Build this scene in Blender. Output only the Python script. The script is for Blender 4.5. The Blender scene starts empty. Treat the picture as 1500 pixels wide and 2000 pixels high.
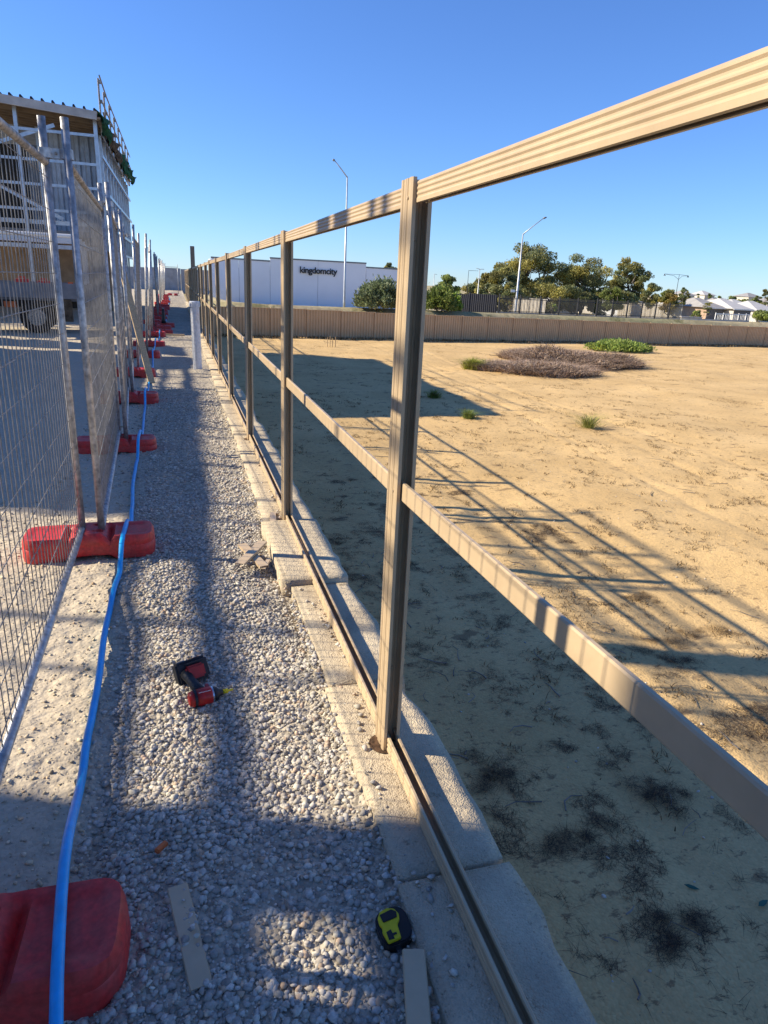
import bpy, bmesh, math, random
import numpy as np
from mathutils import Vector, Matrix
R_ = math.radians
rng = np.random.default_rng(7)
random.seed(7)
scene = bpy.context.scene
COL = scene.collection
EYE = 1.58                                    # camera height over the gravel path (z = 0)

# ------------------------------------------------------------------ camera
F_PX, PITCH, ROLL, YAW = 1340.0, R_(18.4), R_(2.65), R_(16.8615)
def camera_axes():
    fw = np.array([0, math.cos(PITCH), -math.sin(PITCH)]); rt = np.array([1., 0, 0]); up = np.cross(rt, fw)
    r2 = rt*math.cos(ROLL)+up*math.sin(ROLL); u2 = -rt*math.sin(ROLL)+up*math.cos(ROLL)
    c, s = math.cos(-YAW), math.sin(-YAW)
    Z = np.array([[c, -s, 0], [s, c, 0], [0, 0, 1]])
    return Z@r2, Z@u2, Z@fw
CR, CU, CF = camera_axes()
cam = bpy.data.objects.new('camera', bpy.data.cameras.new('camera')); COL.objects.link(cam)
M = Matrix.Identity(4)
for i in range(3):
    M[i][0], M[i][1], M[i][2] = CR[i], CU[i], -CF[i]
M[2][3] = EYE
cam.matrix_world = M
cam.data.sensor_fit = 'VERTICAL'; cam.data.sensor_height = 24.0; cam.data.lens = F_PX/2000*24
cam.data.clip_start = 0.05; cam.data.clip_end = 6000
scene.camera = cam
def P(px, py, Y):
    "place on the survey plane y = Y that lies in direction (px, py) of the photograph"
    d = CR*(px-750)-CU*(py-1000)+CF*F_PX
    d = d*(Y/d[1]); return Vector((d[0], d[1], d[2]+EYE))

# ------------------------------------------------------------------ light
SUN_EL, SUN_AZ = R_(33.3), R_(20)             # sun stands left (-x), 20 deg towards +y
sun_vec = Vector((-math.cos(SUN_AZ)*math.cos(SUN_EL), math.sin(SUN_AZ)*math.cos(SUN_EL), math.sin(SUN_EL)))
sun = bpy.data.objects.new('sun', bpy.data.lights.new('sun', 'SUN')); COL.objects.link(sun)
sun.data.energy = 5.0; sun.data.angle = R_(0.53); sun.data.color = (1.0, 0.88, 0.69)
sun.rotation_euler = sun_vec.to_track_quat('Z', 'Y').to_euler()
world = bpy.data.worlds.new('World'); scene.world = world; world.use_nodes = True
wn = world.node_tree; bg = wn.nodes['Background']
sky = wn.nodes.new('ShaderNodeTexSky'); sky.sky_type = 'NISHITA'; sky.sun_disc = False
sky.sun_elevation = SUN_EL
sky.sun_rotation = R_(-70)                    # clockwise from +y
sky.altitude = 0; sky.air_density = 1.0; sky.dust_density = 0.0; sky.ozone_density = 6.0
tint = wn.nodes.new('ShaderNodeMix'); tint.data_type = 'RGBA'; tint.blend_type = 'MULTIPLY'; tint.inputs['Factor'].default_value = 1
tint.inputs['B'].default_value = (.78, .98, 1.34, 1)      # the phone's deep blue rendering of a clear sky
wn.links.new(sky.outputs[0], tint.inputs['A']); wn.links.new(tint.outputs['Result'], bg.inputs[0]); bg.inputs[1].default_value = 0.086
scene.view_settings.view_transform = 'Standard'; scene.view_settings.look = 'None'
scene.view_settings.gamma = 1; scene.view_settings.exposure = 0.75
scene.view_settings.use_curve_mapping = False

# ------------------------------------------------------------------ materials
def new_mat(name, rough=0.8, metal=0.0, spec=0.4):
    m = bpy.data.materials.new(name); m.use_nodes = True
    b = m.node_tree.nodes['Principled BSDF']
    b.inputs['Roughness'].default_value = rough; b.inputs['Metallic'].default_value = metal
    b.inputs['Specular IOR Level'].default_value = spec
    return m, m.node_tree, b
def mat(name, col, rough=0.8, metal=0.0, spec=0.4, var=0.15, scale=8.0, bump=0.0, bscale=60.0, col2=None, detail=6,
        var2=None, scale2=1.0, bdist=0.01, attr=None, stretch=None):
    "base colour broken up by two noises, fine relief by a third"
    m, t, b = new_mat(name, rough, metal, spec)
    N = t.nodes; L = t.links
    tc = N.new('ShaderNodeTexCoord'); co = tc.outputs['Object']
    if stretch:
        mp = N.new('ShaderNodeMapping'); mp.inputs['Scale'].default_value = stretch; L.new(co, mp.inputs[0]); co = mp.outputs[0]
    n1 = N.new('ShaderNodeTexNoise'); n1.inputs['Scale'].default_value = scale; n1.inputs['Detail'].default_value = detail
    L.new(co, n1.inputs['Vector'])
    mx = N.new('ShaderNodeMix'); mx.data_type = 'RGBA'
    ramp = N.new('ShaderNodeMapRange'); ramp.inputs[1].default_value = 0.32; ramp.inputs[2].default_value = 0.68
    L.new(n1.outputs['Fac'], ramp.inputs[0]); L.new(ramp.outputs[0], mx.inputs['Factor'])
    c2 = col2 if col2 else tuple(c*(1-2*var) for c in col)
    c1 = col if col2 else tuple(min(1, c*(1+var)) for c in col)
    mx.inputs['A'].default_value = (*c1, 1); mx.inputs['B'].default_value = (*c2, 1)
    out = mx.outputs['Result']
    if var2:
        n2 = N.new('ShaderNodeTexNoise'); n2.inputs['Scale'].default_value = scale2; n2.inputs['Detail'].default_value = 4
        L.new(co, n2.inputs['Vector'])
        m2 = N.new('ShaderNodeMix'); m2.data_type = 'RGBA'; m2.blend_type = 'MULTIPLY'; m2.inputs['Factor'].default_value = 1
        r2 = N.new('ShaderNodeMapRange'); r2.inputs[1].default_value = .3; r2.inputs[2].default_value = .7
        r2.inputs[3].default_value = 1-var2; r2.inputs[4].default_value = 1+var2
        L.new(n2.outputs['Fac'], r2.inputs[0]); L.new(out, m2.inputs['A']); L.new(r2.outputs[0], m2.inputs['B'])
        out = m2.outputs['Result']
    if attr:
        at = N.new('ShaderNodeAttribute'); at.attribute_name = attr
        m3 = N.new('ShaderNodeMix'); m3.data_type = 'RGBA'; m3.blend_type = 'MULTIPLY'; m3.inputs['Factor'].default_value = 1
        L.new(out, m3.inputs['A']); L.new(at.outputs['Color'], m3.inputs['B']); out = m3.outputs['Result']
    L.new(out, b.inputs['Base Color'])
    if bump:
        n3 = N.new('ShaderNodeTexNoise'); n3.inputs['Scale'].default_value = bscale; n3.inputs['Detail'].default_value = 8
        L.new(co, n3.inputs['Vector'])
        bp = N.new('ShaderNodeBump'); bp.inputs['Strength'].default_value = bump; bp.inputs['Distance'].default_value = bdist
        L.new(n3.outputs['Fac'], bp.inputs['Height']); L.new(bp.outputs[0], b.inputs['Normal'])
    return m
MT = {}
MT['tan_steel'] = mat('tan_steel', (.51, .385, .235), rough=.38, spec=.5, var=.05, scale=3, bump=.05, bscale=500, bdist=.001, var2=.06, scale2=20)
MT['tan_sheet'] = mat('tan_sheet', (.56, .385, .215), rough=.5, var=.05, scale=1.2, var2=.08, scale2=.4)
MT['galv'] = mat('galv', (.46, .46, .46), rough=.42, metal=.5, var=.22, scale=35, bump=.15, bscale=200, bdist=.001, var2=.15, scale2=6)
MT['galv_dirty'] = mat('galv_dirty', (.40, .36, .31), rough=.6, metal=.45, var=.3, scale=30, var2=.2, scale2=5, bump=.2, bscale=150, bdist=.001)
MT['wire'] = mat('wire', (.25, .245, .24), rough=.5, metal=.4, var=.2, scale=20)
MT['zinc_sheet'] = mat('zinc_sheet', (.44, .48, .54), rough=.4, metal=.35, var=.1, scale=2, var2=.12, scale2=7)
MT['bright_steel'] = mat('bright_steel', (.55, .57, .60), rough=.35, metal=.75, var=.1, scale=6)
MT['red_plastic'] = mat('red_plastic', (.60, .026, .024), col2=(.46, .06, .05), rough=.48, spec=.4, scale=14, bump=.2, bscale=120, bdist=.002, var2=.22, scale2=60, detail=9)
MT['blue_pipe'] = mat('blue_pipe', (.010, .37, .80), rough=.35, var=.06, scale=10, var2=.1, scale2=40)
MT['soil'] = mat('soil', (.10, .055, .028), rough=.95, var=.3, scale=40, bump=.6, bscale=80)
MT['white_wall'] = mat('white_wall', (.86, .85, .88), rough=.7, var=.03, scale=.2)
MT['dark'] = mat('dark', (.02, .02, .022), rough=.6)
MT['black_plastic'] = mat('black_plastic', (.012, .012, .013), rough=.4, var=.2, scale=30)
MT['dark_sheet'] = mat('dark_sheet', (.028, .028, .036), rough=.5)
MT['grey_block'] = mat('grey_block', (.30, .31, .33), rough=.85, var=.12, scale=2)
MT['pole_steel'] = mat('pole_steel', (.50, .52, .53), rough=.5, metal=.5, var=.08, scale=3)
MT['timber'] = mat('timber', (.52, .38, .22), rough=.75, var=.16, scale=6, stretch=(14, 14, 1.0), bump=.2, bscale=30, bdist=.003)
MT['grey_timber'] = mat('grey_timber', (.33, .26, .19), rough=.85, var=.2, scale=6, stretch=(10, 1, 10))
MT['pvc'] = mat('pvc', (.62, .64, .66), rough=.35, var=.06, scale=14, var2=.12, scale2=30)
MT['bark'] = mat('bark', (.26, .22, .18), rough=.9, var=.25, scale=3, bump=.5, bscale=10, bdist=.05)
MT['concrete'] = mat('concrete', (.45, .43, .40), rough=.9, var=.1, scale=3, bump=.2, bscale=30)
MT['asphalt'] = mat('asphalt', (.06, .06, .062), rough=.9, var=.2, scale=5)
MT['roof_light'] = mat('roof_light', (.46, .45, .43), rough=.6, var=.05, scale=1)
MT['roof_grey'] = mat('roof_grey', (.30, .29, .28), rough=.7, var=.08, scale=1)
MT['roof_brown'] = mat('roof_brown', (.22, .15, .12), rough=.8, var=.1, scale=1)
MT['brick_wall'] = mat('brick_wall', (.42, .30, .21), rough=.9, var=.12, scale=3)
MT['render_wall'] = mat('render_wall', (.60, .55, .46), rough=.9, var=.06, scale=1)
MT['door_grey'] = mat('door_grey', (.12, .12, .13), rough=.6)
MT['glass'] = mat('glass', (.03, .04, .05), rough=.1, spec=.8)
MT['white_paint'] = mat('white_paint', (.72, .72, .70), rough=.4, var=.05, scale=3)
MT['grey_paint'] = mat('grey_paint', (.20, .21, .23), rough=.45, var=.1, scale=5)
MT['rubber'] = mat('rubber', (.025, .023, .02), rough=.85, var=.2, scale=8)
MT['yellow'] = mat('yellow', (.62, .50, .01), rough=.4, var=.05, scale=30)
MT['driver_red'] = mat('driver_red', (.42, .018, .015), rough=.35, var=.12, scale=40, bump=.1, bscale=200, bdist=.001)
MT['driver_black'] = mat('driver_black', (.018, .02, .024), rough=.5, var=.25, scale=60)
MT['orange'] = mat('orange', (.55, .14, .04), rough=.7)
MT['green_cloth'] = mat('green_cloth', (.015, .09, .045), rough=.9, var=.3, scale=8)
MT['brown_cloth'] = mat('brown_cloth', (.10, .075, .05), rough=.95, var=.3, scale=8)
MT['soffit'] = mat('soffit', (.20, .15, .10), rough=.8, var=.15, scale=2, stretch=(1, 8, 1))
MT['straw'] = mat('straw', (.36, .26, .13), rough=.9, attr='tint', var=.1)
MT['dead_grass'] = mat('dead_grass', (.26, .20, .14), rough=.95, attr='tint', var=.1)
MT['green_leaf'] = mat('green_leaf', (.19, .25, .06), rough=.7, attr='tint', var=.1)
MT['leaf'] = mat('leaf', (.25, .255, .10), rough=.6, attr='tint', var=.2, scale=.6)
MT['olive_leaf'] = mat('olive_leaf', (.20, .24, .12), rough=.65, attr='tint', var=.15, scale=.9)
MT['teal_leaf'] = mat('teal_leaf', (.02, .10, .07), rough=.7)
MT['chrome'] = mat('chrome', (.6, .6, .62), rough=.2, metal=.9)
MT['pebble'] = mat('pebble', (.57, .525, .44), rough=.85, attr='tint', var=.12, scale=120, bump=.25, bscale=300, bdist=.001)

for nm in ('leaf', 'olive_leaf', 'green_leaf'):
    t_ = MT[nm].node_tree; b_ = t_.nodes['Principled BSDF']; tr_ = t_.nodes.new('ShaderNodeBsdfTranslucent'); ms_ = t_.nodes.new('ShaderNodeMixShader'); ms_.inputs[0].default_value = .28
    t_.links.new(b_.inputs['Base Color'].links[0].from_socket, tr_.inputs['Color']); t_.links.new(b_.outputs[0], ms_.inputs[1]); t_.links.new(tr_.outputs[0], ms_.inputs[2])
    t_.links.new(ms_.outputs[0], [n for n in t_.nodes if n.type == 'OUTPUT_MATERIAL'][0].inputs['Surface'])
def ground_mat(name, c1, c2, c3, s_big, s_peb, bumpd, speck=None, speck_scale=30, speck_thr=.62, rip=None, packed=None):
    "loose ground: broad colour drift, voronoi crumbs with their own relief, optional dark litter specks"
    m, t, b = new_mat(name, .95, 0, .15); N = t.nodes; L = t.links
    geo = N.new('ShaderNodeNewGeometry'); co = geo.outputs['Position']
    n1 = N.new('ShaderNodeTexNoise'); n1.inputs['Scale'].default_value = s_big; n1.inputs['Detail'].default_value = 8; L.new(co, n1.inputs['Vector'])
    cr = N.new('ShaderNodeValToRGB'); L.new(n1.outputs['Fac'], cr.inputs[0])
    cr.color_ramp.elements[0].position = .3; cr.color_ramp.elements[0].color = (*c1, 1)
    cr.color_ramp.elements[1].position = .7; cr.color_ramp.elements[1].color = (*c2, 1)
    v = N.new('ShaderNodeTexVoronoi'); v.inputs['Scale'].default_value = s_peb; L.new(co, v.inputs['Vector'])
    mm = N.new('ShaderNodeMix'); mm.data_type = 'RGBA'; mm.blend_type = 'MULTIPLY'; mm.inputs['Factor'].default_value = 1
    sep = N.new('ShaderNodeSeparateColor'); L.new(v.outputs['Color'], sep.inputs[0])
    rr = N.new('ShaderNodeMapRange'); rr.inputs[3].default_value = c3[0]; rr.inputs[4].default_value = c3[1]; L.new(sep.outputs[0], rr.inputs[0])
    L.new(cr.outputs[0], mm.inputs['A']); L.new(rr.outputs[0], mm.inputs['B'])
    out = mm.outputs['Result']
    if speck:
        for k, (ss, th) in enumerate(((speck_scale, speck_thr), (speck_scale*.16, speck_thr+.015))):
            ns = N.new('ShaderNodeTexNoise'); ns.inputs['Scale'].default_value = ss; ns.inputs['Detail'].default_value = 9; ns.inputs['Roughness'].default_value = .72
            if rip:
                mp = N.new('ShaderNodeMapping'); mp.inputs['Scale'].default_value = rip; L.new(co, mp.inputs[0]); L.new(mp.outputs[0], ns.inputs['Vector'])
            else: L.new(co, ns.inputs['Vector'])
            rs = N.new('ShaderNodeMapRange'); rs.inputs[1].default_value = th; rs.inputs[2].default_value = th+.05; L.new(ns.outputs['Fac'], rs.inputs[0])
            rs.inputs[4].default_value = .75
            ms = N.new('ShaderNodeMix'); ms.data_type = 'RGBA'; L.new(rs.outputs[0], ms.inputs['Factor'])
            L.new(out, ms.inputs['A']); ms.inputs['B'].default_value = (*speck, 1); out = ms.outputs['Result']
    L.new(out, b.inputs['Base Color'])
    b1 = N.new('ShaderNodeBump'); b1.inputs['Strength'].default_value = .8; b1.inputs['Distance'].default_value = bumpd; b1.invert = True
    L.new(v.outputs['Distance'], b1.inputs['Height'])
    if packed:                                   # trodden sandy strip on the far side of the hose: finer and smoother
        sx_ = N.new('ShaderNodeSeparateXYZ'); L.new(co, sx_.inputs[0]); pr = N.new('ShaderNodeMapRange'); L.new(sx_.outputs['X'], pr.inputs[0])
        pr.inputs[1].default_value = -.42; pr.inputs[2].default_value = -.30; pr.inputs[3].default_value = .22; pr.inputs[4].default_value = .8
        L.new(pr.outputs[0], b1.inputs['Strength'])
        pc = N.new('ShaderNodeMapRange'); L.new(sx_.outputs['X'], pc.inputs[0]); pc.inputs[1].default_value = -.30; pc.inputs[2].default_value = -.42; pc.inputs[4].default_value = .65
        pm_ = N.new('ShaderNodeMix'); pm_.data_type = 'RGBA'; L.new(pc.outputs[0], pm_.inputs['Factor']); L.new(out, pm_.inputs['A']); pm_.inputs['B'].default_value = (*packed, 1)
        L.new(pm_.outputs['Result'], b.inputs['Base Color'])
    n2 = N.new('ShaderNodeTexNoise'); n2.inputs['Scale'].default_value = s_peb*.25; n2.inputs['Detail'].default_value = 8; L.new(co, n2.inputs['Vector'])
    b2 = N.new('ShaderNodeBump'); b2.inputs['Strength'].default_value = .7; b2.inputs['Distance'].default_value = bumpd*3
    L.new(n2.outputs['Fac'], b2.inputs['Height']); L.new(b1.outputs[0], b2.inputs['Normal']); L.new(b2.outputs[0], b.inputs['Normal'])
    return m
MT['limestone'] = ground_mat('limestone', (.62, .52, .36), (.40, .335, .24), (.92, 1.06), 4.5, 170, .0035, speck=(.20, .155, .10), speck_scale=60, speck_thr=.60)
MT['gravel'] = ground_mat('gravel', (.52, .455, .35), (.40, .35, .275), (.62, 1.15), 1.6, 60, .012, packed=(.54, .46, .34))
MT['sand'] = ground_mat('sand', (.66, .462, .218), (.52, .355, .16), (.90, 1.06), .55, 45, .006, speck=(.20, .135, .075), speck_scale=9, speck_thr=.575, rip=(1, 1.6, 1))
MT['terrain'] = ground_mat('terrain', (.50, .40, .25), (.26, .25, .12), (.85, 1.1), .08, 3, .02, speck=(.13, .13, .05), speck_scale=.4, speck_thr=.56)

# ------------------------------------------------------------------ mesh helpers
def link(o, parent=None):
    COL.objects.link(o)
    if parent: o.parent = parent
    return o
def mesh_obj(name, verts, faces, m, parent=None, smooth=False):
    me = bpy.data.meshes.new(name); me.from_pydata([tuple(v) for v in verts], [], faces); me.update()
    if smooth:
        for p in me.polygons: p.use_smooth = True
    if isinstance(m, str): m = MT[m]
    me.materials.append(m)
    return link(bpy.data.objects.new(name, me), parent)
def big_mesh(name, V, F, m, parent=None, tint=None, smooth=False):
    "numpy bulk mesh: V (n,3), F (k, 3 or 4), tint (k,3) per face"
    V = np.asarray(V, np.float32); F = np.asarray(F, np.int32); k, s = F.shape
    me = bpy.data.meshes.new(name)
    me.vertices.add(len(V)); me.vertices.foreach_set('co', V.ravel())
    me.loops.add(k*s); me.loops.foreach_set('vertex_index', F.ravel())
    me.polygons.add(k); me.polygons.foreach_set('loop_start', np.arange(0, k*s, s, dtype=np.int32))
    me.polygons.foreach_set('loop_total', np.full(k, s, np.int32))
    if smooth: me.polygons.foreach_set('use_smooth', np.ones(k, bool))
    me.update(calc_edges=True)
    if tint is not None:
        a = me.attributes.new('tint', 'FLOAT_COLOR', 'FACE')
        a.data.foreach_set('color', np.hstack([tint, np.ones((k, 1))]).astype(np.float32).ravel())
    me.materials.append(MT[m] if isinstance(m, str) else m)
    return link(bpy.data.objects.new(name, me), parent)
class MB:
    def __init__(s): s.v = []; s.f = []
    def add(s, vs, fs, mtx=None):
        n = len(s.v)
        s.v += [tuple(mtx @ Vector(v)) if mtx else tuple(v) for v in vs]
        s.f += [tuple(i+n for i in f) for f in fs]; return s
    def box(s, x0, x1, y0, y1, z0, z1, mtx=None):
        vs = [(x, y, z) for x in (x0, x1) for y in (y0, y1) for z in (z0, z1)]
        return s.add(vs, [(0, 1, 3, 2), (4, 6, 7, 5), (0, 4, 5, 1), (2, 3, 7, 6), (0, 2, 6, 4), (1, 5, 7, 3)], mtx)
    def bar(s, a, b, w, h=None):
        "square bar from a to b"
        h = h or w; a = Vector(a); b = Vector(b); d = b-a; l = d.length
        q = d.to_track_quat('Z', 'Y').to_matrix().to_4x4(); q.translation = a
        return s.box(-w/2, w/2, -h/2, h/2, 0, l, q)
    def tube(s, pts, r, n=8, caps=True):
        pts = [Vector(p) for p in pts]; rings = []
        rr = r if hasattr(r, '__len__') else [r]*len(pts)
        base = len(s.v); prev = None
        for i, p in enumerate(pts):
            d = (pts[min(i+1, len(pts)-1)]-pts[max(i-1, 0)]).normalized()
            if prev is None:
                u = d.orthogonal().normalized()
            else:
                u = (prev-d*prev.dot(d)).normalized()
            prev = u; w = d.cross(u)
            for k in range(n):
                a = 2*math.pi*k/n
                s.v.append(tuple(p+(u*math.cos(a)+w*math.sin(a))*rr[i]))
        for i in range(len(pts)-1):
            for k in range(n):
                a = base+i*n+k; b = base+i*n+(k+1) % n
                s.f.append((a, b, b+n, a+n))
        if caps:
            s.f.append(tuple(base+k for k in range(n))[::-1]); s.f.append(tuple(base+(len(pts)-1)*n+k for k in range(n)))
        return s
    def prism(s, poly, y0, y1, axis='y', mtx=None):
        "closed 2-D outline (a, b) swept along an axis"
        n = len(poly)
        if axis == 'y': vs = [(a, y0, b) for a, b in poly]+[(a, y1, b) for a, b in poly]
        elif axis == 'z': vs = [(a, b, y0) for a, b in poly]+[(a, b, y1) for a, b in poly]
        else: vs = [(y0, a, b) for a, b in poly]+[(y1, a, b) for a, b in poly]
        fs = [(i, (i+1) % n, (i+1) % n+n, i+n) for i in range(n)]+[tuple(range(n))[::-1], tuple(range(n, 2*n))]
        return s.add(vs, fs, mtx)
    def strip(s, path, t, y0, y1, axis='y', mtx=None):
        "thin folded sheet: an open 2-D path given thickness t"
        p = [np.array(q, float) for q in path]; nn = []
        for i in range(len(p)):
            d = p[min(i+1, len(p)-1)]-p[max(i-1, 0)]; d /= np.linalg.norm(d)+1e-9; nn.append(np.array([-d[1], d[0]]))
        o = [tuple(a+b*t/2) for a, b in zip(p, nn)]+[tuple(a-b*t/2) for a, b in list(zip(p, nn))[::-1]]
        n = len(o); m_ = len(p)
        def at(a, b, y): return (a, y, b) if axis == 'y' else ((a, b, y) if axis == 'z' else (y, a, b))
        vs = [at(a, b, y0) for a, b in o]+[at(a, b, y1) for a, b in o]
        fs = [(i, (i+1) % n, (i+1) % n+n, i+n) for i in range(n)]
        for i in range(m_-1):
            q = (i, i+1, n-2-i, n-1-i); fs.append(q[::-1]); fs.append(tuple(k+n for k in q))
        return s.add(vs, fs, mtx)
    def build(s, name, m, parent=None, smooth=False, bevel=0):
        o = mesh_obj(name, s.v, s.f, m, parent, smooth)
        bm = bmesh.new(); bm.from_mesh(o.data); bmesh.ops.recalc_face_normals(bm, faces=bm.faces)
        if bevel: bmesh.ops.bevel(bm, geom=bm.edges[:], offset=bevel, segments=2, affect='EDGES', clamp_overlap=True)
        bm.to_mesh(o.data); bm.free()
        return o
def tag(o, label=None, cat=None, group=None, kind=None):
    if label: o['label'] = label
    if cat: o['category'] = cat
    if group: o['group'] = group
    if kind: o['kind'] = kind
    return o
def thing(name, label, cat, loc=(0, 0, 0), rz=0, group=None):
    o = bpy.data.objects.new(name, None); COL.objects.link(o); o.empty_display_size = .2
    o.location = loc; o.rotation_euler = (0, 0, rz)
    return tag(o, label, cat, group)
def copy_tree(o, parent=None):
    c = o.copy(); COL.objects.link(c)
    if parent: c.parent = parent
    for ch in list(o.children): copy_tree(ch, c)
    return c
# value noise on a lattice, vectorised
_lat = rng.random((256, 256))
def vnoise(x, y, s, ox=0.0):
    x = np.asarray(x)*s+ox+1000; y = np.asarray(y)*s+ox*1.7+1000
    xi = np.floor(x).astype(int); yi = np.floor(y).astype(int); fx = x-xi; fy = y-yi
    fx = fx*fx*(3-2*fx); fy = fy*fy*(3-2*fy)
    g = lambda a, b: _lat[a % 256, b % 256]
    return (g(xi, yi)*(1-fx)*(1-fy)+g(xi+1, yi)*fx*(1-fy)+g(xi, yi+1)*(1-fx)*fy+g(xi+1, yi+1)*fx*fy)-.5
def sst(e0, e1, x):
    t = np.clip((np.asarray(x, float)-e0)/(e1-e0), 0, 1); return t*t*(3-2*t)
def grid_obj(name, xs, ys, hf, m, smooth=True):
    X, Y = np.meshgrid(xs, ys); Z = hf(X, Y); nx, ny = len(xs), len(ys)
    V = np.stack([X.ravel(), Y.ravel(), Z.ravel()], 1)
    i, j = np.meshgrid(np.arange(nx-1), np.arange(ny-1)); a = (j*nx+i).ravel()
    F = np.stack([a, a+1, a+nx+1, a+nx], 1)
    return big_mesh(name, V, F, m, smooth=smooth)

# ================================================================== GROUND
def gravel_h(x, y):
    near = sst(14, 8, y)
    h = .045*vnoise(x, y, 1.3, 3)+.03*vnoise(x, y, 3.1, 9)+.014*vnoise(x, y, 8, 5)
    h = h+near*(.008*vnoise(x, y, 22, 1)+.006*vnoise(x, y, 55, 2))
    # hollow shaped to stand in for the soft shadow band beside the hose, and the lumpy heaps in front of the second base
    h = h-.018*np.exp(-((x+.29)/.05)**2)*sst(3.6, 2.6, y)
    h = h+.045*np.exp(-((x-.05)/.22)**2-((y-3.25)/.28)**2)+.035*np.exp(-((x+.22)/.12)**2-((y-3.3)/.2)**2)
    h = h+.05*np.exp(-((x-.32)/.25)**2-((y-12.3)/.7)**2)
    h = h+.05*np.exp(-((x-.05)/.3)**2-((y-7.9)/.7)**2)
    w = sst(.60, .36, x)                          # banked up against the wall cap, scoured away in one stretch
    lip = np.interp(y, [0, 2.6, 2.95, 4.1, 4.5, 60], [.040, .036, -.02, -.02, .03, .03])
    h = h*w+lip*(1-w)
    # loose stones spill on to the cap, whose top is at .05
    return h-.004-.012*sst(.30, .55, x)*0
gx = np.unique(np.concatenate([np.arange(-60, -6, 3.), np.arange(-6, -1.6, .2), np.arange(-1.6, .551, .0155), [.56]]))
gy = np.unique(np.concatenate([np.arange(-20, .7, 1.), np.arange(.7, 6.0, .0155), np.arange(6, 12, .04), np.arange(12, 30, .12), np.arange(30, 76.1, 1.)]))
g = grid_obj('gravel_path', gx, gy, gravel_h, 'gravel'); tag(g, kind='structure')

FENCE_PTS = [(0.9, 45.4, -3.58), (6, 45.5, -3.54), (15.4, 46.9, -3.70), (30, 50.6, -3.88), (52, 53.8, -4.07), (95, 57.5, -4.4), (160, 61, -5)]
FX = [p[0] for p in FENCE_PTS]; FY = [p[1] for p in FENCE_PTS]; FZ = [p[2]+EYE for p in FENCE_PTS]
SAND0 = -3.73+EYE
def sand_h(x, y):
    fy = np.interp(x, FX, FY); fz = np.interp(x, FX, FZ)
    w = sst(20, 0, fy-y)
    h = SAND0*(1-w)+fz*w
    h = h+.10*vnoise(x, y, .35, 4)+.05*vnoise(x, y, 1.1, 8)+.02*vnoise(x, y, 3.5, 6)+.008*vnoise(x, y, 11, 6)
    # broad vehicle swales running along the wall
    h = h+.05*np.sin((x+y*.35)*1.3)*sst(3, 6, x)*sst(24, 10, y)*.5
    for c0, k_, dp in ((3.1, .02, .018), (4.75, .02, .02), (8.3, .10, .03), (9.9, .10, .03), (13.5, -.05, .03)):
        h = h-dp*np.exp(-((x-c0-k_*y-.25*vnoise(y, y*0, .25, 8))/.13)**2)*(.6+.8*vnoise(x, y, 2, 5))
    h = h+.012*vnoise(x, y, 24, 9)*sst(14, 6, y)
    return h
sx = np.unique(np.concatenate([[.70], np.arange(.8, 14, .07), np.arange(14, 40, .35), np.arange(40, 170, 3.)]))
sy = np.unique(np.concatenate([np.arange(-25, 0, 1.), np.arange(0, 16, .07), np.arange(16, 62, .35)]))
def sand_hh(x, y):
    fy = np.interp(x, FX, FY)
    return sand_h(x, y)-.6*sst(fy+.6, fy+2.5, y)
s = grid_obj('sandy_ground', sx, sy, sand_hh, 'sand'); tag(s, kind='structure')

def far_h(x, y):
    "land beyond the tan fence: falls away to the north, then rises to the housing ridge"
    base = -.08-.0346*y
    base = np.where(y > 130, -.08-.0346*130-(y-130)*.012, base)
    rise = sst(170, 330, y)*6.0
    site = -.02-EYE+(-.0)*y
    w = sst(1.0, 7.0, x)*sst(40, 60, y)
    z = base*w+site*(1-w)*sst(140, 80, y)+base*(1-w)*(1-sst(140, 80, y))
    z = np.maximum(z, -6.2)
    return z+rise+EYE+.25*vnoise(x, y, .05, 3)*sst(50, 70, y)-.02
fx_ = np.unique(np.concatenate([np.arange(-1500, -60, 80.), np.arange(-60, 120, 2.), np.arange(120, 2200, 40.)]))
fy_ = np.unique(np.concatenate([np.arange(40.6, 140, 1.5), np.arange(140, 640, 14.), np.arange(640, 4200, 160.)]))
def far_hh(x, y):
    fy = np.where(x > .6, np.interp(x, FX, FY)+.5, 74.)
    return far_h(x, y)-3.8*sst(fy+3.4, fy+.6, y)
t = grid_obj('far_terrain', fx_, fy_, far_hh, 'terrain'); tag(t, kind='structure')
def gz(x, y): return float(far_h(np.array(x, float), np.array(y, float)))

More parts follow.
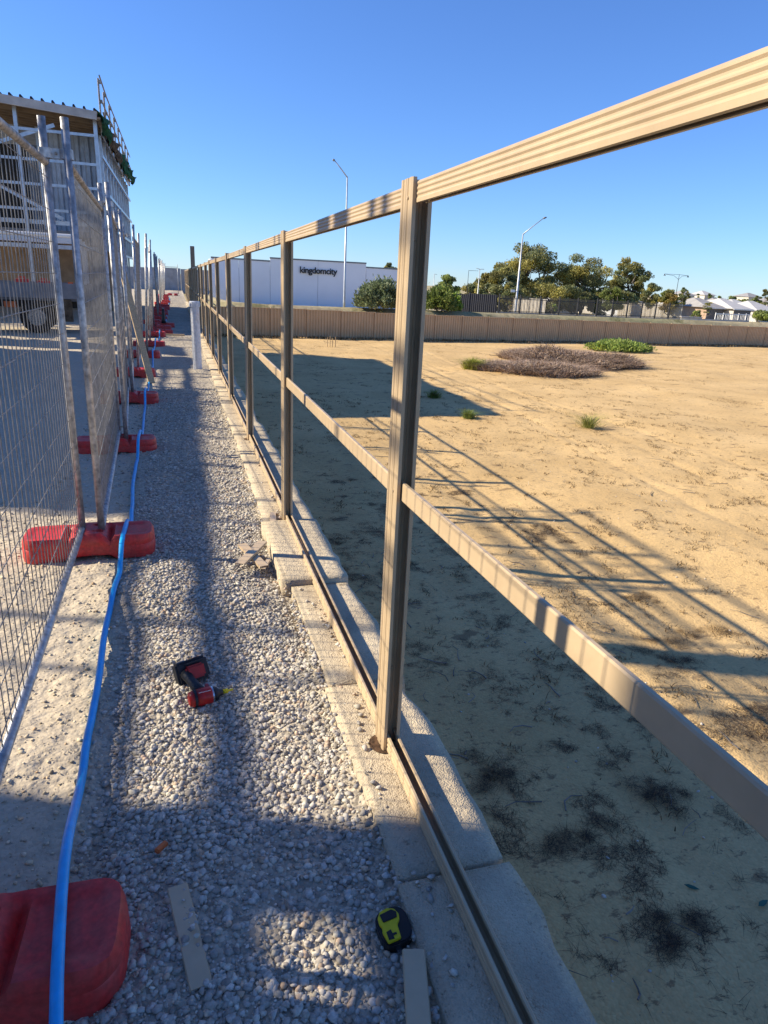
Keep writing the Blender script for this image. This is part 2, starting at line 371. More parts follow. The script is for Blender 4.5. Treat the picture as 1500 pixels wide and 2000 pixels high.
# ---- loose stones, laid as real geometry where they can be told apart
def ico():
    bm = bmesh.new(); bmesh.ops.create_icosphere(bm, subdivisions=1, radius=1)
    V = np.array([v.co[:] for v in bm.verts]); F = np.array([[v.index for v in f.verts] for f in bm.faces]); bm.free(); return V, F
ICV, ICF = ico()
def scatter(name, pos, size, m, tint, flat=(.32, .75), jit=.24, parent=None):
    n = len(pos); nv = len(ICV)
    S = np.stack([size, size*rng.uniform(.6, 1.0, n), size*rng.uniform(*flat, n)], 1)
    V = ICV[None]*(1+rng.normal(0, jit, (n, nv, 1)).clip(-.45, .5))
    V = V*S[:, None, :]
    a = rng.uniform(0, 2*math.pi, n); b = rng.normal(0, .35, n)
    c, s_ = np.cos(b)[:, None], np.sin(b)[:, None]
    V = np.stack([V[..., 0]*c+V[..., 2]*s_, V[..., 1], -V[..., 0]*s_+V[..., 2]*c], 2)
    c, s_ = np.cos(a)[:, None], np.sin(a)[:, None]
    V = np.stack([V[..., 0]*c-V[..., 1]*s_, V[..., 0]*s_+V[..., 1]*c, V[..., 2]], 2)
    V = V+pos[:, None, :]
    F = ICF[None]+(np.arange(n)*nv)[:, None, None]
    T = np.repeat(tint[:, None, :], len(ICF), 1).reshape(-1, 3)
    o = big_mesh(name, V.reshape(-1, 3), F.reshape(-1, 3), m, tint=T, parent=parent)
    return o
def stone_tints(n):
    base = rng.choice(4, n, p=[.5, .25, .17, .08])
    pal = np.array([[.95, .95, .97], [1.06, 1.06, 1.02], [.70, .68, .68], [1.05, .86, .72]])
    return pal[base]*rng.uniform(.62, 1.18, (n, 1))
def gravel_edge(y):      # right-hand limit of the loose stones over the wall cap
    return np.interp(y, [.9, 1.3, 1.55, 1.8, 2.1, 2.5, 2.95, 3.3, 3.6, 4.6, 7, 14, 60], [.52, .55, .52, .515, .57, .62, .575, .50, .485, .60, .62, .60, .56])
def make_stones(n, y0, y1, smin, smax, x0=-.36, gamma=1.0):
    y = y0+(y1-y0)*rng.random(n)**gamma; x = rng.uniform(x0, .66, n)
    e = gravel_edge(y)+.05*vnoise(y, x*0, 6)+.03*vnoise(x, y, 25)
    dens = np.clip((e-x)/.035, 0, 1); dens = np.where(x > e, .10*np.exp(-(x-e)/.06), np.maximum(dens, .25))
    bare = vnoise(x, y, 2.2, 7)+.35*vnoise(x, y, 9, 3)
    dens = dens*np.where(bare > .10, .45, 1)
    dens = dens*np.where(x < -.30+.05*vnoise(x, y, 4), .22, 1)
    k = rng.random(n) < dens; x, y = x[k], y[k]; n = len(x)
    size = smin+(smax-smin)*rng.random(n)**2.6
    z = gravel_h(x, y)+size*.25
    z = np.where(x > .47, np.maximum(z, np.where(x > gravel_edge(y)-.0, .052, .035)+size*.3), z)
    return np.stack([x, y, z], 1), size
P1, S1 = make_stones(26000, .85, 2.6, .0035, .0145)
P2, S2 = make_stones(24000, 2.6, 5.2, .0045, .0145)
P3, S3 = make_stones(14000, 5.2, 10.5, .008, .017, x0=-1.0)
pos = np.vstack([P1, P2, P3]); siz = np.concatenate([S1, S2, S3])
o = scatter('gravel', pos, siz, 'pebble', stone_tints(len(pos))); tag(o, 'loose grey crushed gravel along the path by the fence', 'gravel', kind='stuff')
# sparser crumbs on the packed surface left of the hose
n = 9000; y = .85+4.4*rng.random(n)**1.2; x = rng.uniform(-1.7, -.33, n); sz = .0025+.0085*rng.random(n)**5
tn = stone_tints(n)*np.array([1.12, 1.04, .88])
o = scatter('crumbly_grit', np.stack([x, y, gravel_h(x, y)+sz*.3], 1), sz, 'pebble', tn); tag(o, 'sandy grit crumbs on the packed ground left of the blue hose', 'grit', kind='stuff')

# ================================================================== LIMESTONE RETAINING WALL
wall = thing('retaining_wall', 'pale limestone block retaining wall under the tan fence frame, holding the path above the sand', 'retaining wall', (0, 0, 0))
def rough_block(name, x0, x1, y0, y1, z0, z1, parent, amp=.008, res=.05, seed=0, hole=None):
    nx = max(2, int((x1-x0)/res)); ny = max(2, int((y1-y0)/res)); nz = max(2, int((z1-z0)/res/1.6))
    bm = bmesh.new()
    bmesh.ops.create_cube(bm, size=1)
    for v in bm.verts: v.co = Vector(((x0+x1)/2+v.co.x*(x1-x0), (y0+y1)/2+v.co.y*(y1-y0), (z0+z1)/2+v.co.z*(z1-z0)))
    ex = [e for e in bm.edges if abs(e.verts[0].co.x-e.verts[1].co.x) > 1e-5]; bmesh.ops.subdivide_edges(bm, edges=ex, cuts=nx-1, use_grid_fill=True)
    ey = [e for e in bm.edges if abs(e.verts[0].co.y-e.verts[1].co.y) > 1e-5]; bmesh.ops.subdivide_edges(bm, edges=ey, cuts=ny-1, use_grid_fill=True)
    ez = [e for e in bm.edges if abs(e.verts[0].co.z-e.verts[1].co.z) > 1e-5]; bmesh.ops.subdivide_edges(bm, edges=ez, cuts=nz-1, use_grid_fill=True)
    for v in bm.verts:
        x, y, z = v.co; k = 0
        ed = (x < x0+.001)+(x > x1-.001)+(y < y0+.001)+(y > y1-.001)+(z > z1-.001)
        nz_ = float(vnoise(x*1.0+z*3, y+z*2, 9, seed)); n2 = float(vnoise(y+z, x, 3.5, seed+3)); n3 = float(vnoise(x, y*1.0, 26, seed+5))
        if x < x0+.001: v.co.x += amp*.9*(nz_*.4+n2*1.6)
        if x > x1-.001: v.co.x += amp*2.0*(nz_+n2*1.6)
        if z > z1-.001: v.co.z += amp*.22*(nz_+n2)
        if ed >= 2:                                  # worn arrises
            w = .003+.010*abs(n2)
            if z > z1-.001: v.co.z -= w*.8
            if x < x0+.001: v.co.x += w*.6
            if x > x1-.001: v.co.x -= w
            if y < y0+.001: v.co.y += w*.5
            if y > y1-.001: v.co.y -= w*.5
    me = bpy.data.meshes.new(name); bmesh.ops.recalc_face_normals(bm, faces=bm.faces); bm.to_mesh(me); bm.free(); me.materials.append(MT['limestone'])
    for p in me.polygons: p.use_smooth = True
    return link(bpy.data.objects.new(name, me), parent)
CAPZ = .05
ys = [-1.5, -.5, .45, 1.36]+[1.36+.97*k for k in range(1, 4)]
while ys[-1] < 44: ys.append(ys[-1]+rng.uniform(.94, 1.02))
for i in range(len(ys)-1):
    jt = .006 if i in (2, 3) else .0015
    y0, y1 = ys[i]+(.006 if i == 3 else .0015), ys[i+1]-(.006 if i == 2 else .0015)
    near = y0 < 9
    dx = rng.uniform(-.012, .012); dz = rng.uniform(-.0015, .0015)
    if i == 3: dz = .0; dx = -.01
    if i == 5: dz = .028; dx = -.025                 # proud block beside the crossed offcuts
    rough_block('limestone_block', (.505 if i < 5 else .485)+dx, .835+dx*.8, y0, y1, -.33, CAPZ+dz, wall, res=.045 if near else .25, seed=i, amp=.012)
mb = MB()
for c in range(6):
    z1 = -.34-.35*c
    y = -1.5+.5*(c % 2)
    while y < 44:
        mb.box(.49, .83+rng.uniform(-.004, .004), y+.005, y+.965, z1-.335, z1); y += .97
o = mb.build('lower_courses', 'limestone', wall); tag(o, kind='stuff')

# ================================================================== TAN FENCE FRAME
POSTX0, POSTX1 = .608, .668
fence = thing('steel_fence', 'unfinished tan steel fence of open posts and three rails on the limestone wall', 'fence', (POSTX0, 0, CAPZ))
fence.location = (0, 0, 0)
py = [-.46, 1.94, 4.33, 6.82, 9.30, 11.78, 14.25]
while py[-1] < 53: py.append(py[-1]+2.46)
TOPZ, BOTZ = 1.835, CAPZ
def post_mesh():
    mb = MB()
    W, D, T = .060, .050, .0024
    for sgn in (-1, 1):                              # two channels back to back
        y_back, y_lip = sgn*.002, sgn*D
        def fl(xf, inn):                             # ribbed flange outline, from back to lip
            q = [(xf, y_back), (xf, sgn*.012), (xf+inn*.003, sgn*.015), (xf+inn*.003, sgn*.026), (xf, sgn*.029), (xf, sgn*.042), (xf+inn*.003, y_lip), (xf+inn*.012, y_lip), (xf+inn*.012, sgn*(D-.007))]
            return q
        L = fl(-W/2, 1); Rr = fl(W/2, -1)
        web = [(-W/2+.012, y_back), (-W/2+.016, y_back+sgn*.004), (-.010, y_back+sgn*.004), (-.006, y_back), (.006, y_back), (.010, y_back+sgn*.004), (W/2-.016, y_back+sgn*.004), (W/2-.012, y_back)]
        mb.strip(L[::-1]+web+Rr, T, 0, 1.85-BOTZ+.03, axis='z')
    return mb
pm = None
for i, y in enumerate(py):
    if pm is None:
        p0 = post_mesh().build('post', 'tan_steel', fence); pm = p0.data
        p0.location = ((POSTX0+POSTX1)/2, y, BOTZ-.03)
        po = p0
    else:
        po = bpy.data.objects.new('post', pm); link(po, fence); po.location = ((POSTX0+POSTX1)/2+rng.normal(0, .002), y, BOTZ-.03+rng.normal(0, .003))
        po.rotation_euler = (rng.normal(0, .002), rng.normal(0, .002), 0)
def screw(x, y, z, parent, d='x'):
    mb = MB()
    if d == 'x': mb.tube([(x, y, z), (x-.004, y, z)], [.0055, .0045], 8)
    else: mb.tube([(x, y, z), (x, y-.004, z)], [.0055, .0045], 8)
    return mb.build('screw', 'tan_steel', parent, smooth=False)
for y in py[1:4]:
    for z in (1.80, .075):
        screw(POSTX0+.001, y-.022, z, fence)
for z in (1.70, .98, .35): screw(.640, py[1]-.003, z, fence, 'y')
for y in py[1:4]: screw(POSTX0+.001, y-.022, .98, fence)
# rails: one of each per bay
def groove(x, sx, z, dz=.0035, d=.0022):
    return [(x, z-dz*1.6), (x+sx*d, z-dz*.5), (x+sx*d, z+dz*.5), (x, z+dz*1.6)]
def top_path():
    x0, x1, z0, z1 = .622, .654, 1.786, 1.838
    return [(x0+.008, z0), (x0, z0)]+groove(x0, 1, z0+.014)+groove(x0, 1, z0+.027)+groove(x0, 1, z0+.040)+[(x0, z1-.004), (x0+.004, z1), (x1-.004, z1), (x1, z1-.004)]+groove(x1, -1, z0+.027)[::-1]+[(x1, z0), (x1-.008, z0)]
def bot_path():
    x0, x1, z0, z1 = .622, .664, CAPZ+.004, CAPZ+.058
    return [(x0+.010, z1-.005), (x0+.008, z1), (x0+.002, z1), (x0, z1-.003), (x0, z1-.010)]+groove(x0, 1, z1-.020)[::-1]+groove(x0, 1, z1-.036)[::-1]+[(x0, z0+.004), (x0+.004, z0), (x1-.004, z0), (x1, z0+.004)]+groove(x1, -1, z1-.024)+[(x1, z1-.003), (x1-.002, z1), (x1-.007, z1), (x1-.009, z1-.005)]
def mid_path():
    x0, x1, z0, z1 = .627, .636, .957, 1.013
    return [(x1, z0+.006), (x1, z0), (x0+.002, z0), (x0, z0+.003), (x0, z1-.003), (x0+.002, z1), (x1, z1), (x1, z1-.006)]
for nm, path in (('top_rail', top_path()), ('bottom_rail', bot_path()), ('middle_rail', mid_path())):
    src = {}
    for i in range(len(py)-1):
        a = .056 if nm == 'top_rail' else .010
        if nm == 'middle_rail': a = .006
        L = round(py[i+1]-py[i], 2)
        if L not in src:
            o = MB().strip(path, .0022, a, L-a, axis='y').build(nm, 'tan_steel', fence); src[L] = o.data; o.location = (0, py[i], 0)
        else:
            o = bpy.data.objects.new(nm, src[L]); link(o, fence); o.location = (0, py[i], 0)
        o.location.z += rng.normal(0, .0015)
        if nm == 'top_rail' and i == 0: o.location.z += .003
        if nm == 'middle_rail':
            if i == 0: o.rotation_euler = (-.022, 0, 0); o.location.z = .050
            else: o.location.z -= .012
# the core holes the nearest posts stand in
for y in py[1:4]:
    mb = MB(); n = 20
    vs = [(.622+.052*math.cos(2*math.pi*k/n), y-.012+.055*math.sin(2*math.pi*k/n), CAPZ+.0035) for k in range(n)]
    mb.add(vs, [tuple(range(n))]); o = mb.build('core_hole', 'soil', wall)

# ================================================================== TEMPORARY MESH FENCE
def mesh_panel(a, b, label, lean=0.0, zb=0.0, wr=1.0):
    a = Vector((*a, 0)); b = Vector((*b, 0)); L = (b-a).length; ang = math.atan2(b.y-a.y, b.x-a.x)
    t = thing('temporary_fence_panel', label, 'fence panel', (a.x, a.y, zb), ang, 'temporary mesh fence panels along the path')
    t.rotation_euler = (lean, 0, ang)
    H0, H1 = .115, 2.27; RB, RT = .165, 2.07
    for x in (0, L):
        MB().tube([(x, 0, H0), (x, 0, 1.2), (x, 0, H1)], .0195, 10).build('upright', 'galv', t, smooth=True)
    MB().tube([(.0, 0, RB), (L/2, 0, RB-.004), (L, 0, RB)], .0175, 10).build('bottom_tube', 'galv', t, smooth=True)
    MB().tube([(.0, 0, RT), (L/2, 0, RT-.006), (L, 0, RT)], .0175, 10).build('top_tube', 'galv_dirty', t, smooth=True)
    nv = int(L/.069); VV = []; FF = []
    def wire(p, q, r):
        p, q = Vector(p), Vector(q); d = (q-p).normalized(); u = d.orthogonal().normalized(); w = d.cross(u); n = len(VV)
        for e in (p, q):
            for k in range(4):
                an = math.pi/2*k+.78; VV.append(tuple(e+(u*math.cos(an)+w*math.sin(an))*r))
        for k in range(4): FF.append((n+k, n+(k+1) % 4, n+(k+1) % 4+4, n+k+4))
    for i in range(1, nv+1):
        x = i*L/(nv+1)+rng.normal(0, .002); wire((x, .004, RB), (x+rng.normal(0, .003), .004, RT), .0019*wr)
    z = RB+.06
    while z < RT-.03:
        s_ = rng.normal(0, .004); wire((.015, -.003, z), (L/2, -.003+rng.normal(0, .006), z+s_), .0021); wire((L/2, -.003, z+s_), (L-.015, -.003, z), .0021); z += .148
    o = big_mesh('wire_mesh', np.array(VV), np.array(FF), 'wire', t); tag(o, kind='stuff')
    return t
def clamp(x, y, z, ang, label, w=.105):
    "galvanised two-bolt clamp that ties two uprights"
    t = thing('fence_clamp', label, 'clamp', (x, y, z), ang, 'steel clamps joining the fence panels')
    mb = MB()
    for s_ in (-1, 1):
        path = [(s_*0.0, .004)] 
    pth = [(-w/2-.024, 0), (-w/2-.018, .022), (-w/2, .0255), (-w/2+.018, .022), (-.016, .006), (.016, .006), (w/2-.018, .022), (w/2, .0255), (w/2+.018, .022), (w/2+.024, 0)]
    mb.strip(pth, .003, -.022, .022, axis='z'); mb.strip([(a, -b) for a, b in pth], .003, -.022, .022, axis='z')
    mb.build('clamp_plate', 'galv', t)
    MB().tube([(0, -.020, 0), (0, .026, 0)], .006, 8).tube([(0, .009, 0), (0, .018, 0)], .011, 6).build('bolt', 'galv_dirty', t)
    return t
panels = [((-.50, -3.9), (-.53, -1.2), 0), ((-.47, -1.15), (-.505, 1.36), 0), ((-.57, 1.46), (-.585, 4.04), 0), ((-.48, 4.02), (-.575, 6.72), 0), ((-.51, 6.62), (-.66, 9.42), 0),
          ((-.60, 9.32), (-.745, 12.1), .0), ((-.66, 12.0), (-.70, 14.5), .03), ((-.61, 14.4), (-.72, 17.0), .05), ((-.64, 16.9), (-.74, 19.5), .06)]
y = 19.4; x = -.66
while y < 55:
    panels.append(((x, y), (x-.09, y+2.6), float(rng.normal(.02, .02)))); y += 2.5; x = -.66-.006*(y-19)+rng.normal(0, .03)
ORD = ['second', 'third', 'fourth', 'fifth', 'sixth', 'seventh', 'eighth', 'ninth', 'tenth', 'eleventh', 'twelfth', 'thirteenth', 'fourteenth', 'fifteenth', 'sixteenth', 'seventeenth', 'eighteenth', 'nineteenth', 'twentieth', 'twenty-first', 'twenty-second', 'twenty-third', 'twenty-fourth']
lab = ['galvanised mesh panel of the temporary fence behind the photographer', 'galvanised mesh panel left of the nearest red base',
       'largest galvanised mesh panel, at the left edge, ending at the second red base', 'mesh panel hooked behind the second red base, its tall post beside the clamp',
       'third mesh panel from the left edge, in front of the corrugated upper wall', 'mesh panel just before the leaning timber plank',
       'mesh panel behind the leaning timber plank']
pan_objs = []
for i, (a, b, ln) in enumerate(panels):
    l = lab[i] if i < len(lab) else 'far galvanised mesh panel, '+ORD[i-len(lab)]+' beyond the leaning plank'
    pan_objs.append(mesh_panel(a, b, l, lean=ln, wr=1.0 if i < 6 else 1.9))
clamp(-.532, 4.03, 2.11, .02, 'steel clamp joining the two tall uprights at the upper left')
clamp(-.54, 6.67, 2.11, -.5, 'second steel clamp along the mesh fence, by the corrugated wall', w=.09)
clamp(-.63, 9.37, 2.11, -.5, 'third steel clamp along the mesh fence', w=.09)
clamp(-.71, 12.05, 2.11, -.5, 'fourth steel clamp, above the top of the leaning plank', w=.09)

# red plastic bases
def base_mesh():
    LX, LY, H = .70, .265, .135
    nu, nv = 57, 25
    us = np.linspace(-1, 1, nu); vs = np.linspace(-1, 1, nv)
    def outline(u, v):                               # superellipse ends, waist in the middle
        x = u*LX/2; wy = LY/2*(1-.07*math.exp(-(u/.22)**2))
        e = max(0, abs(u)-.80)/.20; wy *= (1-.30*e**2.6)
        return x*(1-.04*abs(v)**4*(abs(u) > .8)), v*wy
    def top(u, v):
        z = H
        m_ = min(1, max(0, (1-abs(u))/.045)); n_ = min(1, max(0, (1-abs(v))/.10))
        z -= .020*(1-math.sqrt(max(0, 1-(1-m_)**2)))+.020*(1-math.sqrt(max(0, 1-(1-n_)**2)))
        if .40 < abs(u) < .88 and abs(v) < .70: z -= .008*min(1, (.70-abs(v))/.09, (.88-abs(u))/.03, (abs(u)-.40)/.03)
        if abs(u) < .25: z += .014*min(1, (.25-abs(u))/.07)*min(1, (1-abs(v))/.18)
        if .25 <= abs(u) < .40: z -= .034*math.sin((abs(u)-.25)/.15*math.pi)**2*(1 if v < .55 else max(0, 1-(v-.55)/.25))
        for hu in (-.13, .13):
            for hv in (-.42, .42):
                d = math.hypot((u-hu)*LX/2, (v-hv)*LY/2)
                if d < .022: z -= .045*min(1, (.022-d)/.006)
        if abs(abs(u)-.30) < .0: z -= 0
        return z
    V = []; F = []
    for j, v in enumerate(vs):
        for i, u in enumerate(us):
            x, y = outline(u, v); V.append((x, y, top(u, v)))
    for j in range(nv-1):
        for i in range(nu-1):
            a = j*nu+i; F.append((a, a+1, a+1+nu, a+nu))
    def rim():                                       # perimeter of the top grid, in order
        r = [i for i in range(nu)]+[j*nu+nu-1 for j in range(1, nv)]+[(nv-1)*nu+i for i in range(nu-2, -1, -1)]+[j*nu for j in range(nv-2, 0, -1)]
        return r
    r = rim(); prev = r
    for lvl, (zz, sc) in enumerate(((.085, 1.006), (.078, .992), (.072, 1.006), (.03, 1.012), (.0, 1.0))):
        cur = []
        for k in r:
            x, y, z = V[k]; u = x/(LX/2)
            z2 = zz
            if abs(u) < .42 and zz < .03: z2 = .026*min(1, (.42-abs(u))/.10)      # arch underneath
            cur.append(len(V)); V.append((x*sc, y*sc, z2))
        n = len(r)
        for k in range(n): F.append((prev[k], cur[k], cur[(k+1) % n], prev[(k+1) % n]))
        prev = cur
    F.append(tuple(prev))
    return V, F
bV, bF = base_mesh()
proto = None
def red_base(x, y, rz, label, z=.0, s=1.0, tilt=0.0):
    global proto
    if proto is None:
        o = mesh_obj('ballast_block', bV, bF, 'red_plastic', None, True)
        bm = bmesh.new(); bm.from_mesh(o.data); bmesh.ops.recalc_face_normals(bm, faces=bm.faces); bm.to_mesh(o.data); bm.free()
        o.data.polygons.foreach_set('use_smooth', [True]*len(o.data.polygons))
        mdf = o.modifiers.new('edge', 'EDGE_SPLIT'); mdf.split_angle = R_(38)
        proto = o
    else:
        o = proto.copy(); COL.objects.link(o)
    o.location = (x, y, z); o.rotation_euler = (0, tilt, rz); o.scale = (s, s, s)
    return tag(o, label, 'ballast block', 'red plastic bases under the mesh fence')
labs = ['dark red plastic base at the bottom left corner, under the blue hose', 'bright sunlit red plastic base under the two nearest mesh panels',
        'red plastic base in shade, second behind the sunlit one', 'red plastic base in shade, just before the foot of the leaning plank', 'red plastic base partly hidden behind the foot of the leaning plank', 'small red base just past the leaning plank']
bases = [(-.545, 1.355, -.03, 1.02), (-.545, 4.03, .03, 1), (-.60, 6.66, .05, 1), (-.64, 9.35, -.02, 1), (-.74, 11.85, 0, 1), (-.72, 14.45, 0, 1), (-.66, 16.95, .1, 1), (-.68, 19.45, 0, 1)]
y = 21.9
while y < 56: bases.append((-.66-.006*(y-19)+rng.normal(0, .05), y, rng.normal(0, .1), 1)); y += 2.5
bases += [(-.50, 20.6, .1, 1), (-.46, 22.9, .2, 1), (-.5, 57.4, 1.4, 1), (-.05, 57.8, 1.5, 1)]
BASE_OBJS = []
for i, (x, y, rz, sc) in enumerate(bases):
    l = labs[i] if i < len(labs) else 'far red plastic base, '+ORD[i-len(labs)]+' past the leaning plank'
    if i == len(bases)-3: l = 'red base lying loose beside the hose with a small black post on it'
    red_base(x, y, rz, l, z=float(gravel_h(np.array(x), np.array(y)))-.002, s=sc)
ut = thing('small_black_post', 'small black upright post standing on a far red base by the hose', 'marker', (-.42, 22.8, .13))
MB().tube([(0, 0, 0), (0, 0, .10), (0, 0, .34), (0, 0, .42)], [.075, .06, .045, .03], 10).build('body', 'black_plastic', ut, smooth=True)
MB().tube([(0, 0, .42), (0, 0, .46)], .035, 10).build('cap', 'grey_paint', ut)

# cross panel closing the far end
cp = mesh_panel((-.95, 57.6), (.15, 57.9), 'mesh panel set across the far end of the path', 0)

# ---- blue hose
hp = [(-.28, .75), (-.295, 1.02), (-.312, 1.20), (-.330, 1.41), (-.345, 1.62), (-.360, 1.88), (-.375, 2.25), (-.378, 2.62), (-.388, 3.0), (-.385, 3.33), (-.365, 3.75), (-.352, 4.1), (-.352, 4.4), (-.368, 4.8), (-.395, 5.5), (-.40, 6.3), (-.395, 6.9),
      (-.43, 8.4), (-.445, 9.3), (-.45, 10.4), (-.47, 11.8), (-.46, 12.7), (-.50, 14.4), (-.52, 16.3), (-.48, 19), (-.44, 22.6), (-.40, 28), (-.50, 34), (-.42, 40), (-.48, 52)]
pts = []
for i in range(len(hp)-1):
    a, b = hp[i], hp[i+1]; n = max(2, int((b[1]-a[1])/.08))
    p_ = hp[max(i-1, 0)]; q_ = hp[min(i+2, len(hp)-1)]
    for k in range(n):
        t_ = k/n; y = a[1]+(b[1]-a[1])*t_
        m0 = (b[0]-p_[0])/(b[1]-p_[1])*(b[1]-a[1]); m1 = (q_[0]-a[0])/(q_[1]-a[1])*(b[1]-a[1])
        x = (2*t_**3-3*t_**2+1)*a[0]+(t_**3-2*t_**2+t_)*m0+(-2*t_**3+3*t_**2)*b[0]+(t_**3-t_**2)*m1
        x += .006*float(vnoise(np.array(y), np.array(0.), 2.0, 4))
        z = float(gravel_h(np.array(x), np.array(y)))+.017
        z = max(z, .012)
        for bx, by, _, s_ in bases[:8]:
            d = abs(y-by); 
            R0 = .75 if by < 2 else .44
            if d < R0: z = max(z, .153*s_-.14*float(sst(.12, R0, d)))
        pts.append((x, y, z))
o = MB().tube(pts, .0138, 12).build('blue_hose', 'blue_pipe', None, smooth=True)
tag(o, 'bright blue water hose lying over the red bases down the path', 'hose')

# ---- leaning plank, planks on the ground
o = MB().bar((0, 0, 0), (-.47, 1.35, 2.0), .095, .032).build('leaning_plank', 'timber', None)
o.location = (-.42, 10.9, .01); tag(o, 'long timber plank leaning against the mesh fence', 'plank')
o = MB().box(-.33, .33, -.045, .045, 0, .04).build('timber_board', 'timber', None); o.location = (-.18, 19.6, .02); o.rotation_euler = (0, 0, .05)
tag(o, 'short timber board lying across the gravel path', 'board')

# ---- vertical PVC pipe
pv = thing('vent_pipe', 'upright pale grey plastic pipe with a cap, standing in gravel beside the fence frame', 'pipe', (.29, 12.4, -.02), 0)
pv.rotation_euler = (0, R_(-.6), 0)
MB().tube([(0, 0, 0), (0, 0, .6), (0, 0, 1.13)], .074, 24).build('pipe_shaft', 'pvc', pv, smooth=False)
cp_ = MB().tube([(0, 0, 1.09), (0, 0, 1.17), (0, 0, 1.18)], [.088, .088, .078], 24)
for k in range(6):
    a = k*math.pi/3; cp_.box(-.012, .012, .083, .10, 1.11, 1.155, Matrix.Rotation(a, 4, 'Z'))
cp_.build('pipe_cap', 'pvc', pv)

# ================================================================== THINGS LYING ON THE PATH
def strip_piece(name, a, b, w, z, label, cat='offcut', t=.0025, lipped=False, dz=0.0):
    a = Vector((*a, z)); b = Vector((*b, z+dz)); L = (b-a).length
    mb = MB()
    if lipped: mb.strip([(-w/2, -.014), (-w/2, 0), (w/2, 0), (w/2, -.014)], .002, 0, L, axis='y')
    else: mb.strip([(-w/2, -.004), (-w/2+.002, 0), (w/2-.002, 0), (w/2, -.004)], .002, 0, L, axis='y')
    o = mb.build(name, 'tan_steel', None)
    d = b-a; o.location = a; o.rotation_euler = (math.asin(d.z/L), 0, math.atan2(-d.x, d.y))
    return tag(o, label, cat, 'tan steel offcuts dropped on the gravel')
strip_piece('steel_offcut', (-.073, 1.505), (-.020, 1.205), .052, .028, 'flat tan offcut strip in the gravel right of the dark red base, stones on it')
strip_piece('steel_offcut', (.474, 1.150), (.398, .86), .054, .062, 'flat tan offcut strip just below the yellow tape measure')
strip_piece('steel_offcut', (.305, 1.015), (.30, .86), .045, .028, 'tan offcut cut by the bottom edge of the photo')
strip_piece('steel_offcut', (.262, 3.555), (.425, 3.88), .052, .086, 'tan offcut lying on top of the crossed pair', lipped=True)
strip_piece('steel_offcut', (.305, 3.90), (.395, 3.54), .050, .068, 'tan offcut under the crossed pair', lipped=True)
strip_piece('steel_offcut', (.385, 3.52), (.435, 3.66), .026, .060, 'small narrow tan offcut at the right foot of the crossed pair')
strip_piece('steel_offcut', (.505, 3.98), (.558, 4.45), .040, .070, 'pale upright channel offcut lying along the wall edge behind the crossed pair', lipped=True)
# little stones that sit on the offcut
n = 6; ps = np.array([[-.058, 1.45, .033], [-.05, 1.41, .031], [-.055, 1.43, .031], [-.035, 1.355, .037], [-.028, 1.33, .040], [-.045, 1.38, .032]]); sz = np.array([.004, .002, .0025, .006, .011, .0015])
o = scatter('offcut_pebbles', ps, sz, 'pebble', stone_tints(6)); tag(o, 'few pebbles lying on the flat tan offcut', 'pebbles', kind='stuff')
o = MB().box(-.022, .022, -.008, .008, 0, .014).build('brick_chip', 'orange', None, bevel=.003); o.location = (-.118, 1.655, .018); o.rotation_euler = (.2, .1, .9)
tag(o, 'small orange brick chip in the shaded gravel', 'brick chip')

# ---- impact driver lying on its side
dr = thing('impact_driver', 'red and black cordless impact driver lying on the gravel with a bit in it', 'impact driver', (.035, 2.385, .032))
def frame(origin, xdir, zhint):
    x = Vector(xdir).normalized(); z = Vector(zhint); y = z.cross(x).normalized(); z = x.cross(y)
    m_ = Matrix((x, y, z)).transposed().to_4x4(); m_.translation = origin; return m_
HX = Vector((.97, .22, .0)).normalized()
def lathe(prof, mtx, n=20):
    mb = MB(); vs = []; fs = []
    for x, r in prof:
        for k in range(n):
            a = 2*math.pi*k/n; vs.append((x, r*math.cos(a), r*math.sin(a)))
    for i in range(len(prof)-1):
        for k in range(n): fs.append((i*n+k, i*n+(k+1) % n, (i+1)*n+(k+1) % n, (i+1)*n+k))
    fs += [tuple(range(n))[::-1], tuple((len(prof)-1)*n+k for k in range(n))]
    return mb.add(vs, fs, mtx)
hm = frame(Vector((0, 0, 0)), HX, (0, 0, 1))
lathe([(-.066, .018), (-.064, .026), (-.050, .0315), (-.046, .0315)], hm).build('rear_cap', 'driver_red', dr, smooth=True)
lathe([(-.046, .0335), (-.036, .0335)], hm).build('grip_band', 'driver_black', dr)
lathe([(-.036, .0325), (-.01, .034), (.018, .033), (.022, .032)], hm).build('motor_body', 'driver_red', dr, smooth=True)
lathe([(.022, .0315), (.028, .0315)], hm).build('silver_ring', 'chrome', dr)
lathe([(.028, .030), (.045, .025), (.052, .015), (.066, .012), (.068, .006)], hm).build('nose', 'driver_black', dr, smooth=True)
lathe([(.066, .009), (.085, .0095), (.088, .007), (.090, .0045), (.106, .0045), (.108, .003)], hm, 10).build('bit_holder', 'yellow', dr, smooth=True)
# white name strip on the body
mb = MB()
for k in range(9):
    a0 = R_(62); x0 = -.030+k*.0052
    mb.box(x0, x0+.0032, -.0012, .0012, 0, .0015+.0006*(k % 3), hm @ Matrix.Rotation(R_(28), 4, 'X') @ Matrix.Translation((0, 0, .0333)))
mb.build('lettering', 'white_paint', dr)
